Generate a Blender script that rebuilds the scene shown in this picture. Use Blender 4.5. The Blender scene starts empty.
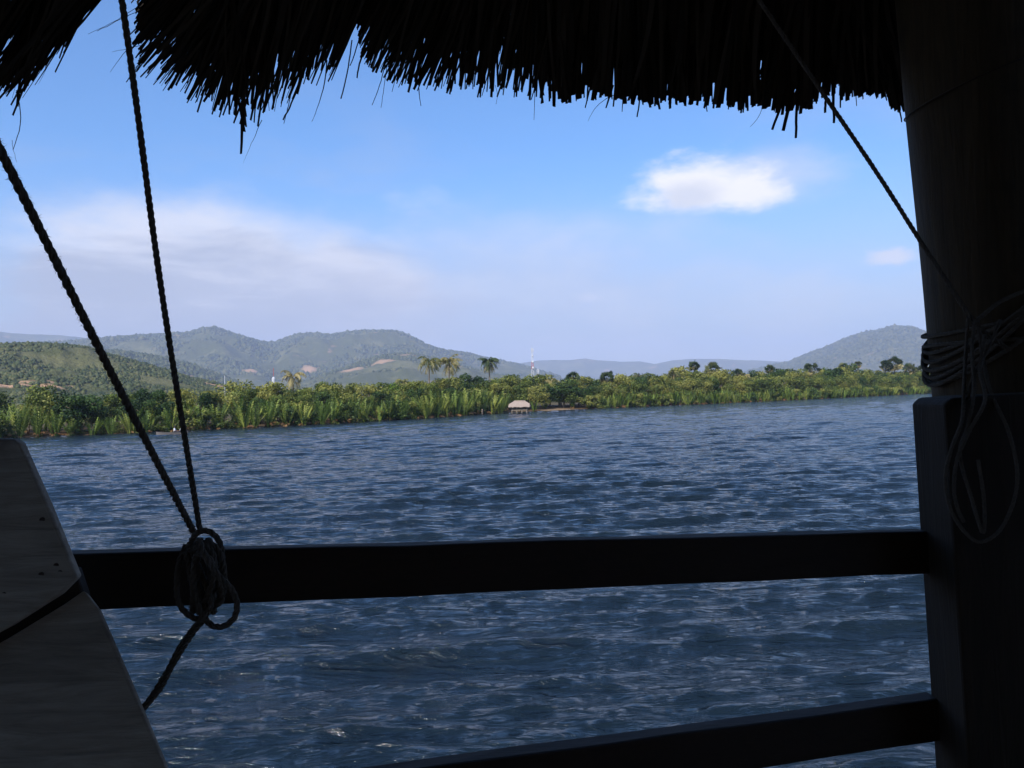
import bpy, math, random
import numpy as np
from mathutils import Vector, Matrix

random.seed(7)
RNG = np.random.default_rng(7)
sc = bpy.context.scene
COL = sc.collection
R = math.radians

# ------------------------------------------------------------------ camera
H = 3.4                                   # eye height over the river
FPX = 796.4
ROLL = R(1.66); PITCH = R(0.806)
Fv = Vector((0, math.cos(PITCH), math.sin(PITCH)))
R0 = Vector((1, 0, 0)); U0 = R0.cross(Fv)
Rv = (R0 * math.cos(ROLL) - U0 * math.sin(ROLL)).normalized()
Uv = (U0 * math.cos(ROLL) + R0 * math.sin(ROLL)).normalized()
CAM = Vector((0, 0, H))
cd = bpy.data.cameras.new('camera'); cam = bpy.data.objects.new('camera', cd); COL.objects.link(cam)
cam.matrix_world = Matrix(((Rv.x, Uv.x, -Fv.x, 0), (Rv.y, Uv.y, -Fv.y, 0), (Rv.z, Uv.z, -Fv.z, H), (0, 0, 0, 1)))
cd.sensor_width = 36; cd.lens = 28; cd.clip_start = .02; cd.clip_end = 60000
sc.camera = cam

def ray(px, py):
    return Fv + Rv * ((px - 512) / FPX) + Uv * ((384 - py) / FPX)
def P(px, py, Y):
    d = ray(px, py); return CAM + d * (Y / d.y)
def ground(px, py, z=0.0):
    d = ray(px, py); return CAM + d * ((z - H) / d.z)

# ------------------------------------------------------------------ render settings, sun, sky
SUN_EL, SUN_AZ = 42.0, 205.0               # azimuth clockwise from +Y: behind the hut, a little left
vs = sc.view_settings
vs.view_transform = 'Standard'; vs.look = 'None'; vs.gamma = 1; vs.use_curve_mapping = False
vs.exposure = 0.5
try:
    sc.cycles.use_denoising = True
    sc.cycles.max_bounces = 6; sc.cycles.diffuse_bounces = 3; sc.cycles.glossy_bounces = 3
    sc.cycles.volume_bounces = 1
    sc.cycles.use_adaptive_sampling = True; sc.cycles.adaptive_threshold = 0.015
except Exception:
    pass
sd = bpy.data.lights.new('sun', 'SUN'); sd.energy = 4.4; sd.angle = R(.5); sd.color = (1, .95, .87)
so = bpy.data.objects.new('sun', sd); COL.objects.link(so)
az = R(SUN_AZ); el = R(SUN_EL)
sdir = Vector((math.sin(az) * math.cos(el), math.cos(az) * math.cos(el), math.sin(el)))
so.rotation_euler = sdir.to_track_quat('Z', 'Y').to_euler()
so.location = (0, -20, 40)

world = bpy.data.worlds.new('World'); sc.world = world; world.use_nodes = True
wt = world.node_tree; wn = wt.nodes; wl = wt.links
for n in list(wn): wn.remove(n)

class NT:
    """small helper to write node graphs"""
    def __init__(s, tree): s.t = tree; s.n = tree.nodes; s.l = tree.links
    def new(s, typ, **kw):
        n = s.n.new(typ)
        for k, v in kw.items(): setattr(n, k, v)
        return n
    def put(s, n, key, v):
        i = n.inputs[key]
        if isinstance(v, bpy.types.NodeSocket): s.l.new(v, i)
        else: i.default_value = v
    def math(s, op, a, b=None, c=None, clamp=False):
        n = s.new('ShaderNodeMath', operation=op); n.use_clamp = clamp
        s.put(n, 0, a)
        if b is not None: s.put(n, 1, b)
        if c is not None: s.put(n, 2, c)
        return n.outputs[0]
    def vmath(s, op, a, b=None, out=0):
        n = s.new('ShaderNodeVectorMath', operation=op)
        s.put(n, 0, a)
        if b is not None: s.put(n, 1, b)
        return n.outputs[out]
    def noise(s, vec, scale, detail=4, rough=.55, dist=0, dims='3D', out=0):
        n = s.new('ShaderNodeTexNoise', noise_dimensions=dims)
        if vec is not None: s.put(n, 'Vector', vec)
        n.inputs['Scale'].default_value = scale; n.inputs['Detail'].default_value = detail
        n.inputs['Roughness'].default_value = rough; n.inputs['Distortion'].default_value = dist
        return n.outputs[out]
    def ramp(s, fac, stops, interp='LINEAR'):
        n = s.new('ShaderNodeValToRGB'); n.color_ramp.interpolation = interp
        e = n.color_ramp.elements
        while len(e) < len(stops): e.new(.5)
        for el_, (p, c) in zip(e, stops):
            el_.position = p; el_.color = (*c, 1) if len(c) == 3 else c
        s.put(n, 'Fac', fac); return n.outputs['Color']
    def mix(s, fac, a, b, typ='RGBA', blend='MIX'):
        n = s.new('ShaderNodeMix', data_type=typ)
        if typ == 'RGBA': n.blend_type = blend; ia, ib, o = 6, 7, 2
        else: ia, ib, o = 2, 3, 0
        s.put(n, 0, fac)
        for i, v in ((ia, a), (ib, b)):
            if isinstance(v, tuple) and len(v) == 3: v = (*v, 1)
            s.put(n, i, v)
        return n.outputs[o]
    def smooth(s, x, a, b):
        n = s.new('ShaderNodeMapRange', interpolation_type='SMOOTHSTEP')
        s.put(n, 'Value', x); n.inputs['From Min'].default_value = a; n.inputs['From Max'].default_value = b
        return n.outputs[0]

W = NT(wt)
sky = W.new('ShaderNodeTexSky', sky_type='NISHITA'); sky.sun_disc = False
sky.sun_elevation = el; sky.sun_rotation = az
sky.altitude = 0; sky.air_density = 1.0; sky.dust_density = 0.6; sky.ozone_density = 3.0
tcw = W.new('ShaderNodeTexCoord').outputs['Generated']

def cloud_mask(px, py, rx, ry, edge0, edge1, nscale, namp, det=6, rough=.6, seed=0.0, flat=1.0):
    """soft elliptical cloud bank round one direction of the sky; rx, ry are tangents of half angles"""
    d = ray(px, py).normalized()
    tu = Vector((0, 0, 1)).cross(d).normalized() * -1; tv = d.cross(tu) * -1
    u = W.vmath('DOT_PRODUCT', tcw, tuple(tu / rx), out=1)
    v = W.vmath('DOT_PRODUCT', tcw, tuple(tv / ry), out=1)
    f = W.vmath('DOT_PRODUCT', tcw, tuple(d), out=1)
    if flat != 1.0:                         # flatter underside
        v = W.math('MULTIPLY', v, W.mix(W.smooth(v, -.05, .05), flat, 1.0, 'FLOAT'))
    r2 = W.math('ADD', W.math('MULTIPLY', u, u), W.math('MULTIPLY', v, v))
    r = W.math('SQRT', r2)
    off = W.vmath('ADD', tcw, (seed, seed * .7, seed * 1.3))
    st = W.vmath('MULTIPLY', off, (1, 1, 2.2))
    nz = W.noise(st, nscale, det, rough)
    val = W.math('ADD', W.math('SUBTRACT', 1.0, r), W.math('MULTIPLY', W.math('SUBTRACT', nz, .5), namp))
    m = W.smooth(val, edge0, edge1)
    front = W.math('GREATER_THAN', f, 0.0)
    return W.math('MULTIPLY', m, front), nz

skyc = W.vmath('MULTIPLY', sky.outputs[0], (.85, 1.38, 1.84))
# thin high veil, strongest in the left and low down
sep = W.new('ShaderNodeSeparateXYZ'); W.put(sep, 0, tcw)
zc = sep.outputs[2]
stv = W.vmath('MULTIPLY', tcw, (1.0, 1.0, 3.2))
vn = W.noise(stv, 3.0, 7, .55, .3)
veil = W.math('MULTIPLY', W.smooth(vn, .42, .72), W.math('SUBTRACT', 1.0, W.smooth(zc, .18, .45)))
veil = W.math('MULTIPLY', veil, .32)
low = W.math('MULTIPLY', W.math('SUBTRACT', 1.0, W.smooth(zc, .0, .30)), .86)
base = W.mix(W.math('MAXIMUM', veil, low), skyc, (5.3, 5.35, 6.0))
m1, n1 = cloud_mask(205, 300, .34, .138, -.05, .5, 5.5, 1.2, 8, .55, 3.1)
ns1 = W.noise(W.vmath('MULTIPLY', tcw, (1, 1, 4.5)), 5.0, 7, .6, .4)
lit = W.smooth(W.math('ADD', zc, W.math('MULTIPLY', W.math('SUBTRACT', ns1, .5), .42)), .10, .225)
c1 = W.mix(lit, (4.6, 4.8, 5.7), (8.4, 8.35, 8.9))
base = W.mix(W.math('MULTIPLY', m1, .86), base, c1)
m2, n2 = cloud_mask(500, 300, .46, .115, -.15, .8, 6.0, 1.4, 7, .55, 8.4)
base = W.mix(W.math('MULTIPLY', m2, .6), base, W.mix(W.smooth(n2, .35, .65), (5.6, 5.9, 7.3), (7.2, 7.3, 8.2)))
m3, n3 = cloud_mask(755, 180, .13, .046, .0, .9, 18.0, .8, 6, .55, 5.5)
base = W.mix(W.math('MULTIPLY', m3, .6), base, (7.4, 7.6, 9.0))
m4, n4 = cloud_mask(700, 189, .090, .044, -.1, .62, 21.0, 1.15, 10, .6, 1.7, 1.4)
m4b, n4b = cloud_mask(742, 193, .062, .036, -.1, .62, 28.0, 1.15, 10, .6, 2.9, 1.4)
m4 = W.math('MAXIMUM', m4, m4b)
sh4, _n = cloud_mask(690, 197, .055, .026, .0, .8, 20.0, .7, 6, .55, 4.4)
c4 = W.mix(W.math('MULTIPLY', sh4, .8), (10.2, 9.9, 9.7), (6.9, 7.1, 7.9))
base = W.mix(W.math('MULTIPLY', m4, .93), base, c4)
m5, n5 = cloud_mask(890, 258, .036, .015, .0, .7, 50.0, 1.0, 6, .55, 2.2, 1.4)
base = W.mix(W.math('MULTIPLY', m5, .8), base, (8.0, 8.0, 8.8))
m6, n6 = cloud_mask(588, 298, .025, .009, .0, .9, 60.0, .7, 5, .55, 4.2)
base = W.mix(W.math('MULTIPLY', m6, .45), base, (7.4, 7.7, 9.0))
bg = W.new('ShaderNodeBackground'); W.put(bg, 'Color', base); bg.inputs['Strength'].default_value = .08
wo = W.new('ShaderNodeOutputWorld'); wl.new(bg.outputs[0], wo.inputs['Surface'])

# ------------------------------------------------------------------ helpers
def material(name):
    m = bpy.data.materials.new(name); m.use_nodes = True
    t = NT(m.node_tree); b = t.n['Principled BSDF']
    return m, t, b

def mesh_np(name, verts, faces, mats=(), parent=None, smooth=False, midx=None, attr=None):
    """verts (N,3); faces (M,k) array or list of lists"""
    me = bpy.data.meshes.new(name)
    v = np.asarray(verts, dtype=np.float32)
    if isinstance(faces, np.ndarray):
        k = faces.shape[1]; m = faces.shape[0]
        me.vertices.add(len(v)); me.vertices.foreach_set('co', v.ravel())
        me.loops.add(m * k); me.loops.foreach_set('vertex_index', faces.astype(np.int32).ravel())
        me.polygons.add(m); me.polygons.foreach_set('loop_start', np.arange(0, m * k, k, dtype=np.int32))
        me.update(calc_edges=True)
    else:
        me.from_pydata([tuple(map(float, p)) for p in v], [], faces)
    me.validate()
    for mt in mats: me.materials.append(mt)
    if midx is not None: me.polygons.foreach_set('material_index', np.asarray(midx, dtype=np.int32))
    if smooth: me.polygons.foreach_set('use_smooth', np.ones(len(me.polygons), dtype=bool))
    if attr is not None:
        a = me.attributes.new('shade', 'FLOAT', 'POINT'); a.data.foreach_set('value', np.asarray(attr, dtype=np.float32))
    o = bpy.data.objects.new(name, me); COL.objects.link(o)
    if parent is not None: o.parent = parent
    return o

def tag(o, label=None, cat=None, group=None, kind=None):
    if label: o['label'] = label
    if cat: o['category'] = cat
    if group: o['group'] = group
    if kind: o['kind'] = kind
    return o

def empty(name, loc=(0, 0, 0), rz=0):
    o = bpy.data.objects.new(name, None); COL.objects.link(o); o.location = loc; o.rotation_euler = (0, 0, rz)
    o.empty_display_size = .2
    return o

def copy_tree(o, parent=None):
    c = o.copy(); COL.objects.link(c); c.parent = parent
    for ch in list(o.children): copy_tree(ch, c)
    return c

class MB:
    def __init__(s): s.v = []; s.f = []
    def add(s, verts, faces):
        k = len(s.v); s.v += [tuple(p) for p in verts]; s.f += [[i + k for i in f] for f in faces]
    def tube(s, pts, rad, n=8, cap=True):
        pts = [Vector(p) for p in pts]
        if not hasattr(rad, '__len__'): rad = [rad] * len(pts)
        t0 = (pts[1] - pts[0]).normalized()
        a = t0.orthogonal().normalized(); vs_ = []
        for i, p in enumerate(pts):
            t = (pts[min(i + 1, len(pts) - 1)] - pts[max(i - 1, 0)]).normalized()
            a = (a - t * a.dot(t)).normalized(); b = t.cross(a)
            for k in range(n):
                an = 2 * math.pi * k / n
                vs_.append(p + (a * math.cos(an) + b * math.sin(an)) * rad[i])
        fs = [[i * n + k, i * n + (k + 1) % n, (i + 1) * n + (k + 1) % n, (i + 1) * n + k] for i in range(len(pts) - 1) for k in range(n)]
        if cap: fs += [list(range(n))[::-1], [(len(pts) - 1) * n + k for k in range(n)]]
        s.add(vs_, fs)
    def box(s, c, sx, sy, sz, rot=None):
        c = Vector(c); vs_ = []
        for z in (-.5, .5):
            for x, y in ((-.5, -.5), (.5, -.5), (.5, .5), (-.5, .5)):
                p = Vector((x * sx, y * sy, z * sz))
                if rot is not None: p = rot @ p
                vs_.append(c + p)
        s.add(vs_, [[3, 2, 1, 0], [4, 5, 6, 7], [0, 1, 5, 4], [1, 2, 6, 5], [2, 3, 7, 6], [3, 0, 4, 7]])
    def build(s, name, mats, parent=None, smooth=False, bevel=0):
        o = mesh_np(name, s.v, s.f, mats if isinstance(mats, (list, tuple)) else [mats], parent, smooth)
        if bevel:
            b = o.modifiers.new('bevel', 'BEVEL'); b.width = bevel; b.segments = 2; b.limit_method = 'ANGLE'
        return o

# numpy value noise
_perm = RNG.random((256, 256, ))
def vnoise(x, y, seed=0):
    x = x + seed * 17.3; y = y + seed * 9.1
    xi = np.floor(x).astype(int); yi = np.floor(y).astype(int); fx = x - xi; fy = y - yi
    fx = fx * fx * (3 - 2 * fx); fy = fy * fy * (3 - 2 * fy)
    g = lambda a, b: _perm[a & 255, b & 255]
    return (g(xi, yi) * (1 - fx) + g(xi + 1, yi) * fx) * (1 - fy) + (g(xi, yi + 1) * (1 - fx) + g(xi + 1, yi + 1) * fx) * fy
def fbm(x, y, o=5, seed=0, ridged=False):
    s_ = 0; a = .5; tot = 0
    for i in range(o):
        n = vnoise(x * 2 ** i, y * 2 ** i, seed + i)
        if ridged: n = 1 - abs(2 * n - 1)
        s_ = s_ + a * n; tot += a; a *= .5
    return s_ / tot

# ------------------------------------------------------------------ shoreline of the far bank
shore_px = [(-420, 483), (-200, 457), (0, 438.5), (165, 432), (330, 424), (420, 418.5), (500, 413), (540, 411), (690, 404.5), (800, 399.6), (925, 393.5), (1024, 389.2), (1150, 383.9), (1400, 374.5)]
shore = [ground(x, y) for x, y in shore_px]
_dn = [shore[i].lerp(shore[i + 1], k / 24) for i in range(len(shore) - 1) for k in range(24)] + [shore[-1]]
shore_th = np.array([math.atan2(p.x, p.y) for p in _dn]); shore_r = np.array([math.hypot(p.x, p.y) for p in _dn])
def r_shore(th): return np.interp(th, shore_th, shore_r)
def az_of(px, py=395):
    d = ray(px, py); return math.atan2(d.x, d.y)
def tan_el(px, py):
    d = ray(px, py); return d.z / math.hypot(d.x, d.y)

# ------------------------------------------------------------------ terrain with the hills
ridges = [  # distance, width in front, width behind, skyline
    (950, 620, 500, [(-400, 370), (-150, 350), (0, 345), (30, 343.5), (60, 345), (85, 347), (110, 355), (150, 366), (190, 378), (225, 386), (262, 396), (300, 404)]),
    (2600, 900, 700, [(-200, 345), (30, 346), (60, 347), (100, 350), (150, 356), (190, 365), (215, 374), (235, 382), (270, 396), (300, 406)]),
    (5200, 2800, 1700, [(-500, 345), (-150, 340), (0, 345), (60, 343), (90, 340), (130, 336.5), (165, 334.5), (190, 333), (203, 329), (214, 327.5), (225, 331), (240, 336), (262, 342), (275, 343), (287, 338), (300, 334), (318, 333.5), (330, 335), (345, 332.5), (362, 330.5), (380, 331), (395, 331), (405, 334), (412, 338), (428, 346), (445, 351), (465, 353), (480, 357), (500, 361), (520, 365), (545, 373), (600, 389), (640, 395)]),
    (3100, 1500, 700, [(240, 402), (290, 385), (330, 373), (360, 362), (385, 355), (410, 353), (430, 357), (455, 364), (480, 371), (520, 381), (560, 391), (600, 397)]),
    (8000, 1500, 900, [(-700, 330), (-200, 326), (0, 330.5), (30, 333.5), (60, 334), (90, 337.5), (150, 345), (250, 360)]),
    (9400, 1400, 900, [(350, 385), (470, 373), (510, 364), (540, 360), (570, 359.5), (585, 358), (598, 360), (620, 361.5), (640, 361), (655, 363.5), (672, 360), (690, 358.6), (720, 358.4), (750, 360), (780, 361.5), (810, 364), (850, 371), (900, 378)]),
    (6200, 2800, 1600, [(640, 391), (700, 382), (755, 370), (790, 362), (806, 355), (830, 346), (842, 340), (860, 334), (876, 331), (893, 326.5), (910, 327), (925, 332), (960, 343), (1024, 352), (1200, 362), (1500, 370)]),
]
def build_terrain():
    nth = 900; th = np.linspace(R(-62), R(62), nth)
    steps = np.concatenate([np.array([-4, -1.5, -.3, .6, 2, 4, 8, 14, 22, 32, 45]), 45 + np.cumsum(np.geomspace(12, 95, 230))])
    steps = steps[steps < 10600]
    TH, S = np.meshgrid(th, steps, indexing='ij')
    RR = r_shore(TH) + S
    X = RR * np.sin(TH); Y = RR * np.cos(TH)
    shorn = (fbm(X * .25, Y * .25, 3, 5) - .5) * 1.2
    Z = np.interp(S + shorn, [-4, -.6, .3, 2, 8, 60], [-1.4, -.4, .03, .2, .6, 1.2])
    for i, (r, wf, wb, prof) in enumerate(ridges):
        pth = np.array([az_of(a, b) for a, b in prof]); ph = np.array([H + r * tan_el(a, b) for a, b in prof])
        hh = np.interp(TH, pth, ph, left=ph[0], right=0)
        if prof[-1][0] < 1100: hh = np.where(TH > pth[-1], 0, hh)
        if prof[0][0] > 0: hh = np.where(TH < pth[0], 0, hh)
        hh = np.maximum(hh, 0)
        t = np.where(RR < r, (r - RR) / wf, (RR - r) / wb); t = np.clip(t, 0, 1)
        g = (np.cos(t * math.pi) + 1) / 2
        g = g ** 1.15
        n = fbm(X / (r * .10), Y / (r * .10), 5, i * 3 + 1, True) - .62
        n2 = fbm(X / (r * .025), Y / (r * .025), 4, i * 3 + 2, True) - .62
        wmid = np.sqrt(np.clip(g, 0, 1)) * (1 - np.clip(g, 0, 1) ** 6)
        z = hh * g + hh * (n * .55 * wmid + n2 * .14 * wmid) + hh * n2 * .02 * np.clip(g * 4, 0, 1)
        cap = H + (hh - H) * np.clip(RR / r, 0, 1) * (.985 + .02 * n2)
        z = np.where(RR < r, np.minimum(z, np.maximum(cap, 0)), z)
        Z = np.where(z > .05, np.maximum(Z, z), Z)
    V = np.stack([X, Y, Z], -1).reshape(-1, 3)
    ns = len(steps)
    I = (np.arange(nth - 1)[:, None] * ns + np.arange(ns - 1)[None]).ravel()
    Fc = np.stack([I, I + 1, I + ns + 1, I + ns], 1)[:, ::-1]
    return V, Fc, TH, RR, Z

TV, TF, TTH, TRR, TZ = build_terrain()
def hill_hit(px, py):
    a = az_of(px, py); k = int(round((a - TTH[0, 0]) / (TTH[-1, 0] - TTH[0, 0]) * (TTH.shape[0] - 1)))
    ta = (TZ[k] - H) / TRR[k]; w = np.nonzero((ta >= tan_el(px, py)) & (TRR[k] > 300))[0]
    rr_ = TRR[k][w[0]] if len(w) else 3000
    return rr_ * math.sin(a), rr_ * math.cos(a), rr_
PATCH = []
for (px, py, wpx) in ((6, 386, 30), (22, 388, 24), (27, 384, 18), (52, 388, 26), (55, 384.5, 16), (67, 387, 14), (215, 387.5, 26), (178, 390, 7), (250, 371, 18), (309, 371, 22), (385, 362, 34), (352, 370, 26)):
    X_, Y_, r_ = hill_hit(px, py); PATCH.append((X_, Y_, r_ * wpx / FPX / 2))
m_land, t, b = material('land_cover')
geo = t.new('ShaderNodeNewGeometry'); pos = geo.outputs['Position']
nbig = t.noise(pos, .004, 5, .6); nmid = t.noise(pos, .02, 5, .65); nsm = t.noise(pos, .12, 4, .7)
forest = t.mix(nsm, (.035, .045, .014), (.095, .10, .032))
grass = t.mix(nmid, (.13, .13, .05), (.22, .19, .09))
fac = t.smooth(t.math('ADD', t.math('MULTIPLY', nbig, .6), t.math('MULTIPLY', nmid, .4)), .48, .60)
c = t.mix(t.math('MULTIPLY', fac, .55), forest, grass)
earth_n = t.noise(t.vmath('ADD', pos, (310, 95, 0)), .006, 4, .6)
earth = t.smooth(earth_n, .63, .68)
c = t.mix(t.math('MULTIPLY', earth, .6), c, (.34, .20, .12))
pn = t.noise(pos, .05, 5, .7)
for (qx, qy, qr) in PATCH:
    dd_ = t.math('DIVIDE', t.vmath('DISTANCE', t.vmath('MULTIPLY', pos, (1, 1, 0)), (qx, qy, 0), out=1), qr)
    dd_ = t.math('ADD', dd_, t.math('MULTIPLY', t.math('SUBTRACT', pn, .5), 1.6))
    c = t.mix(t.math('MULTIPLY', t.math('SUBTRACT', 1.0, t.smooth(dd_, .4, 1.2)), .75 if qr < 60 else .3), c, (.50, .29, .17) if qr < 60 else (.34, .27, .17))
sepz = t.new('ShaderNodeSeparateXYZ'); t.put(sepz, 0, pos)
mudm = t.math('SUBTRACT', 1.0, t.smooth(sepz.outputs[2], .3, 2.0))
sp_ = ground(562, 410.2)
dsand = t.vmath('DISTANCE', pos, tuple(sp_), out=1)
mud = t.mix(t.noise(pos, .9, 3), (.045, .03, .018), (.13, .085, .045))
mud = t.mix(t.math('SUBTRACT', 1.0, t.smooth(dsand, 3.5, 5.5)), mud, t.mix(t.noise(pos, 1.5, 3), (.14, .09, .05), (.27, .19, .12)))
c = t.mix(mudm, c, mud)
t.put(b, 'Base Color', c); b.inputs['Roughness'].default_value = .95; b.inputs['Specular IOR Level'].default_value = .15
bp = t.new('ShaderNodeBump'); bp.inputs['Strength'].default_value = .9; bp.inputs['Distance'].default_value = 9
t.put(bp, 'Height', t.math('MULTIPLY', t.noise(pos, .05, 6, .7), t.smooth(sepz.outputs[2], 2, 12))); t.put(b, 'Normal', bp.outputs[0])

land = mesh_np('hills', TV, TF, [m_land], smooth=True); tag(land, 'river bank and wooded hills fading into blue haze', kind='structure')

# ------------------------------------------------------------------ water
m_wat, t, b = material('river_water')
geo = t.new('ShaderNodeNewGeometry'); pos = geo.outputs['Position']
silt = t.noise(pos, .05, 3)
t.put(b, 'Base Color', t.mix(silt, (.004, .010, .018), (.009, .015, .018)))
b.inputs['Roughness'].default_value = .06; b.inputs['IOR'].default_value = 1.333
st = t.vmath('MULTIPLY', pos, (.6, 1.35, 1))
n_a = t.noise(st, 7.5, 5, .62, .4); rn = t.new('ShaderNodeTexNoise', noise_type='RIDGED_MULTIFRACTAL', normalize=True)
t.put(rn, 'Vector', t.vmath('MULTIPLY', pos, (.38, 1.45, 1)))
for k_, v_ in (('Scale', 2.6), ('Detail', 5.0), ('Roughness', .55), ('Lacunarity', 2.1), ('Offset', 1.0), ('Gain', 1.4), ('Distortion', .35)): rn.inputs[k_].default_value = v_
n_b = rn.outputs[0]
bpa = t.new('ShaderNodeBump'); bpa.inputs['Strength'].default_value = 1; bpa.inputs['Distance'].default_value = .020; t.put(bpa, 'Height', n_a)
bpb = t.new('ShaderNodeBump'); bpb.inputs['Strength'].default_value = 1; bpb.inputs['Distance'].default_value = .031; t.put(bpb, 'Height', n_b)
t.put(bpb, 'Normal', bpa.outputs[0]); t.put(b, 'Normal', bpb.outputs[0])

def build_water():
    rr = np.geomspace(2.4, 620, 1900)
    fine = np.linspace(R(-44), R(44), 1050); coarse = np.linspace(R(44), R(316), 90)[1:-1]
    th = np.concatenate([fine, coarse]); n = len(th)
    TH, RR = np.meshgrid(th, rr, indexing='ij')
    X = (RR * np.sin(TH)).astype(np.float64); Y = (RR * np.cos(TH)).astype(np.float64)
    dr = RR * math.log(620 / 2.4) / 1899
    isf = np.abs(TH) <= R(44.01)
    DX = np.zeros_like(X); DY = np.zeros_like(X); Z = np.zeros_like(X)
    rg = np.random.default_rng(11)
    lam = np.concatenate([np.geomspace(.08, 1.9, 104), np.geomspace(.8, 2.6, 14)])
    # slowly varying gustiness
    gust = .65 + .7 * fbm(X / 9, Y / 14, 3, 40)
    n_done = 0
    for L in lam:
        k = 2 * math.pi / L
        a0 = rg.normal(R(97), R(36) if L < .22 else R(19))       # mostly toward the hut
        if n_done >= 104: a0 = rg.normal(R(96), R(11))
        n_done += 1
        kx, ky = math.cos(a0) * k, math.sin(a0) * k
        sl = .034 * math.exp(-((math.log(L / .42)) / 1.05) ** 2) + .009 + (.024 if n_done >= 104 else 0)
        A = sl / k * np.clip((L / np.maximum(dr, 1e-6) - 2.2) / 3, 0, 1) * gust
        ph = rg.random() * 6.283 + kx * X + ky * Y
        Z += A * np.cos(ph); s_ = np.sin(ph) * A * 1.3
        DX -= s_ * math.cos(a0); DY -= s_ * math.sin(a0)
    X = np.where(isf, X + DX, X); Y = np.where(isf, Y + DY, Y); Z = np.where(isf, Z, 0)
    ns = len(rr)
    V = np.stack([X, Y, Z], -1).reshape(-1, 3)
    i = np.arange(n); j = (i + 1) % n
    I = (i[:, None] * ns + np.arange(ns - 1)[None]).ravel(); J = (j[:, None] * ns + np.arange(ns - 1)[None]).ravel()
    Fc = np.stack([I, J, J + 1, I + 1], 1)
    V = np.vstack([V, [[0, 0, 0]]]); ctr = len(V) - 1
    Fc2 = np.stack([i * ns, j * ns, np.full(n, ctr), np.full(n, ctr)], 1)
    return V, Fc
WV, WF = build_water()
wat = mesh_np('river_water', WV[:-1], WF, [m_wat], smooth=True); tag(wat, 'wind rippled blue river', kind='structure')
del WV, WF, TV, TF

# ------------------------------------------------------------------ haze
m_hz = bpy.data.materials.new('haze_air'); m_hz.use_nodes = True
t = NT(m_hz.node_tree); t.n.remove(t.n['Principled BSDF'])
pv = t.new('ShaderNodeVolumePrincipled'); pv.inputs['Color'].default_value = (.635, .715, .975, 1); pv.inputs['Density'].default_value = 1.3e-4
pv.inputs['Anisotropy'].default_value = 0.0
t.l.new(pv.outputs[0], t.n['Material Output'].inputs['Volume'])
mb = MB(); zt = float(TZ.max()) + 15
mb.box((0, 5350, (zt - 3) / 2), 24000, 12700, zt + 3)
hz = mb.build('haze', m_hz); tag(hz, 'pale blue haze over the river and hills', kind='stuff')

# ------------------------------------------------------------------ foliage materials
def leaf_mat(name, dark, lite, yell, ymin=.62, ymax=.8, hue=.5):
    m, t, b = material(name)
    oi = t.new('ShaderNodeObjectInfo').outputs['Random']
    at = t.new('ShaderNodeAttribute'); at.attribute_name = 'shade'; s_ = at.outputs['Fac']
    geo = t.new('ShaderNodeNewGeometry')
    n = t.noise(geo.outputs['Position'], .35, 3, .6)
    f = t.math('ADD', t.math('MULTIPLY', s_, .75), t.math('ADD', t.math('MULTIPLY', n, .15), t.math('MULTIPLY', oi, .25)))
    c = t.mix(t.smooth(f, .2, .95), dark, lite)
    y = t.math('MULTIPLY', t.smooth(t.math('ADD', t.math('MULTIPLY', s_, .5), t.math('MULTIPLY', oi, .5)), ymin, ymax), hue)
    c = t.mix(y, c, yell)
    t.put(b, 'Base Color', c); b.inputs['Roughness'].default_value = .55; b.inputs['Specular IOR Level'].default_value = .25
    # thin leaves let some light through
    tr = t.new('ShaderNodeBsdfTranslucent'); t.put(tr, 'Color', c)
    ms = t.new('ShaderNodeMixShader'); ms.inputs[0].default_value = .28
    t.l.new(b.outputs[0], ms.inputs[1]); t.l.new(tr.outputs[0], ms.inputs[2])
    t.l.new(ms.outputs[0], t.n['Material Output'].inputs['Surface'])
    return m
M_nipa = leaf_mat('palm_frond_green', (.028, .056, .011), (.22, .31, .05), (.40, .38, .09), .5, .9, .6)
M_leaf = leaf_mat('tree_leaf_green', (.026, .046, .009), (.18, .225, .040), (.35, .30, .075), .45, .85, .65)
M_leafd = leaf_mat('tree_leaf_dark', (.014, .036, .009), (.085, .14, .030), (.14, .18, .04))
M_leafy = leaf_mat('tree_leaf_bright', (.07, .12, .012), (.17, .27, .03), (.26, .33, .03))
M_brownf = leaf_mat('dead_frond', (.14, .07, .03), (.38, .20, .08), (.50, .33, .15))
M_strawf = leaf_mat('straw_frond', (.12, .10, .04), (.40, .33, .14), (.55, .45, .22))
M_palmg = leaf_mat('sugar_palm_green', (.025, .05, .02), (.10, .13, .05), (.20, .18, .08))
M_coco = leaf_mat('coconut_frond', (.04, .055, .015), (.20, .20, .06), (.42, .33, .14), .5, .8, .7)
m_trunk, t, b = material('bark')
geo = t.new('ShaderNodeNewGeometry')
t.put(b, 'Base Color', t.mix(t.noise(geo.outputs['Position'], 3, 4), (.10, .075, .05), (.26, .21, .15))); b.inputs['Roughness'].default_value = .9

class QB:
    """collects leaf quads with numpy"""
    def __init__(s): s.v = []; s.m = []; s.a = []
    def quad(s, p0, p1, p2, p3, mi=0, sh=.5): s.v.append((p0, p1, p2, p3)); s.m.append(mi); s.a.append(sh)
    def build(s, name, mats, parent=None):
        v = np.array([[tuple(p) for p in q] for q in s.v], dtype=np.float32).reshape(-1, 3)
        f = np.arange(len(v)).reshape(-1, 4)
        return mesh_np(name, v, f, mats, parent, midx=s.m, attr=np.repeat(np.array(s.a), 4))

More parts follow.
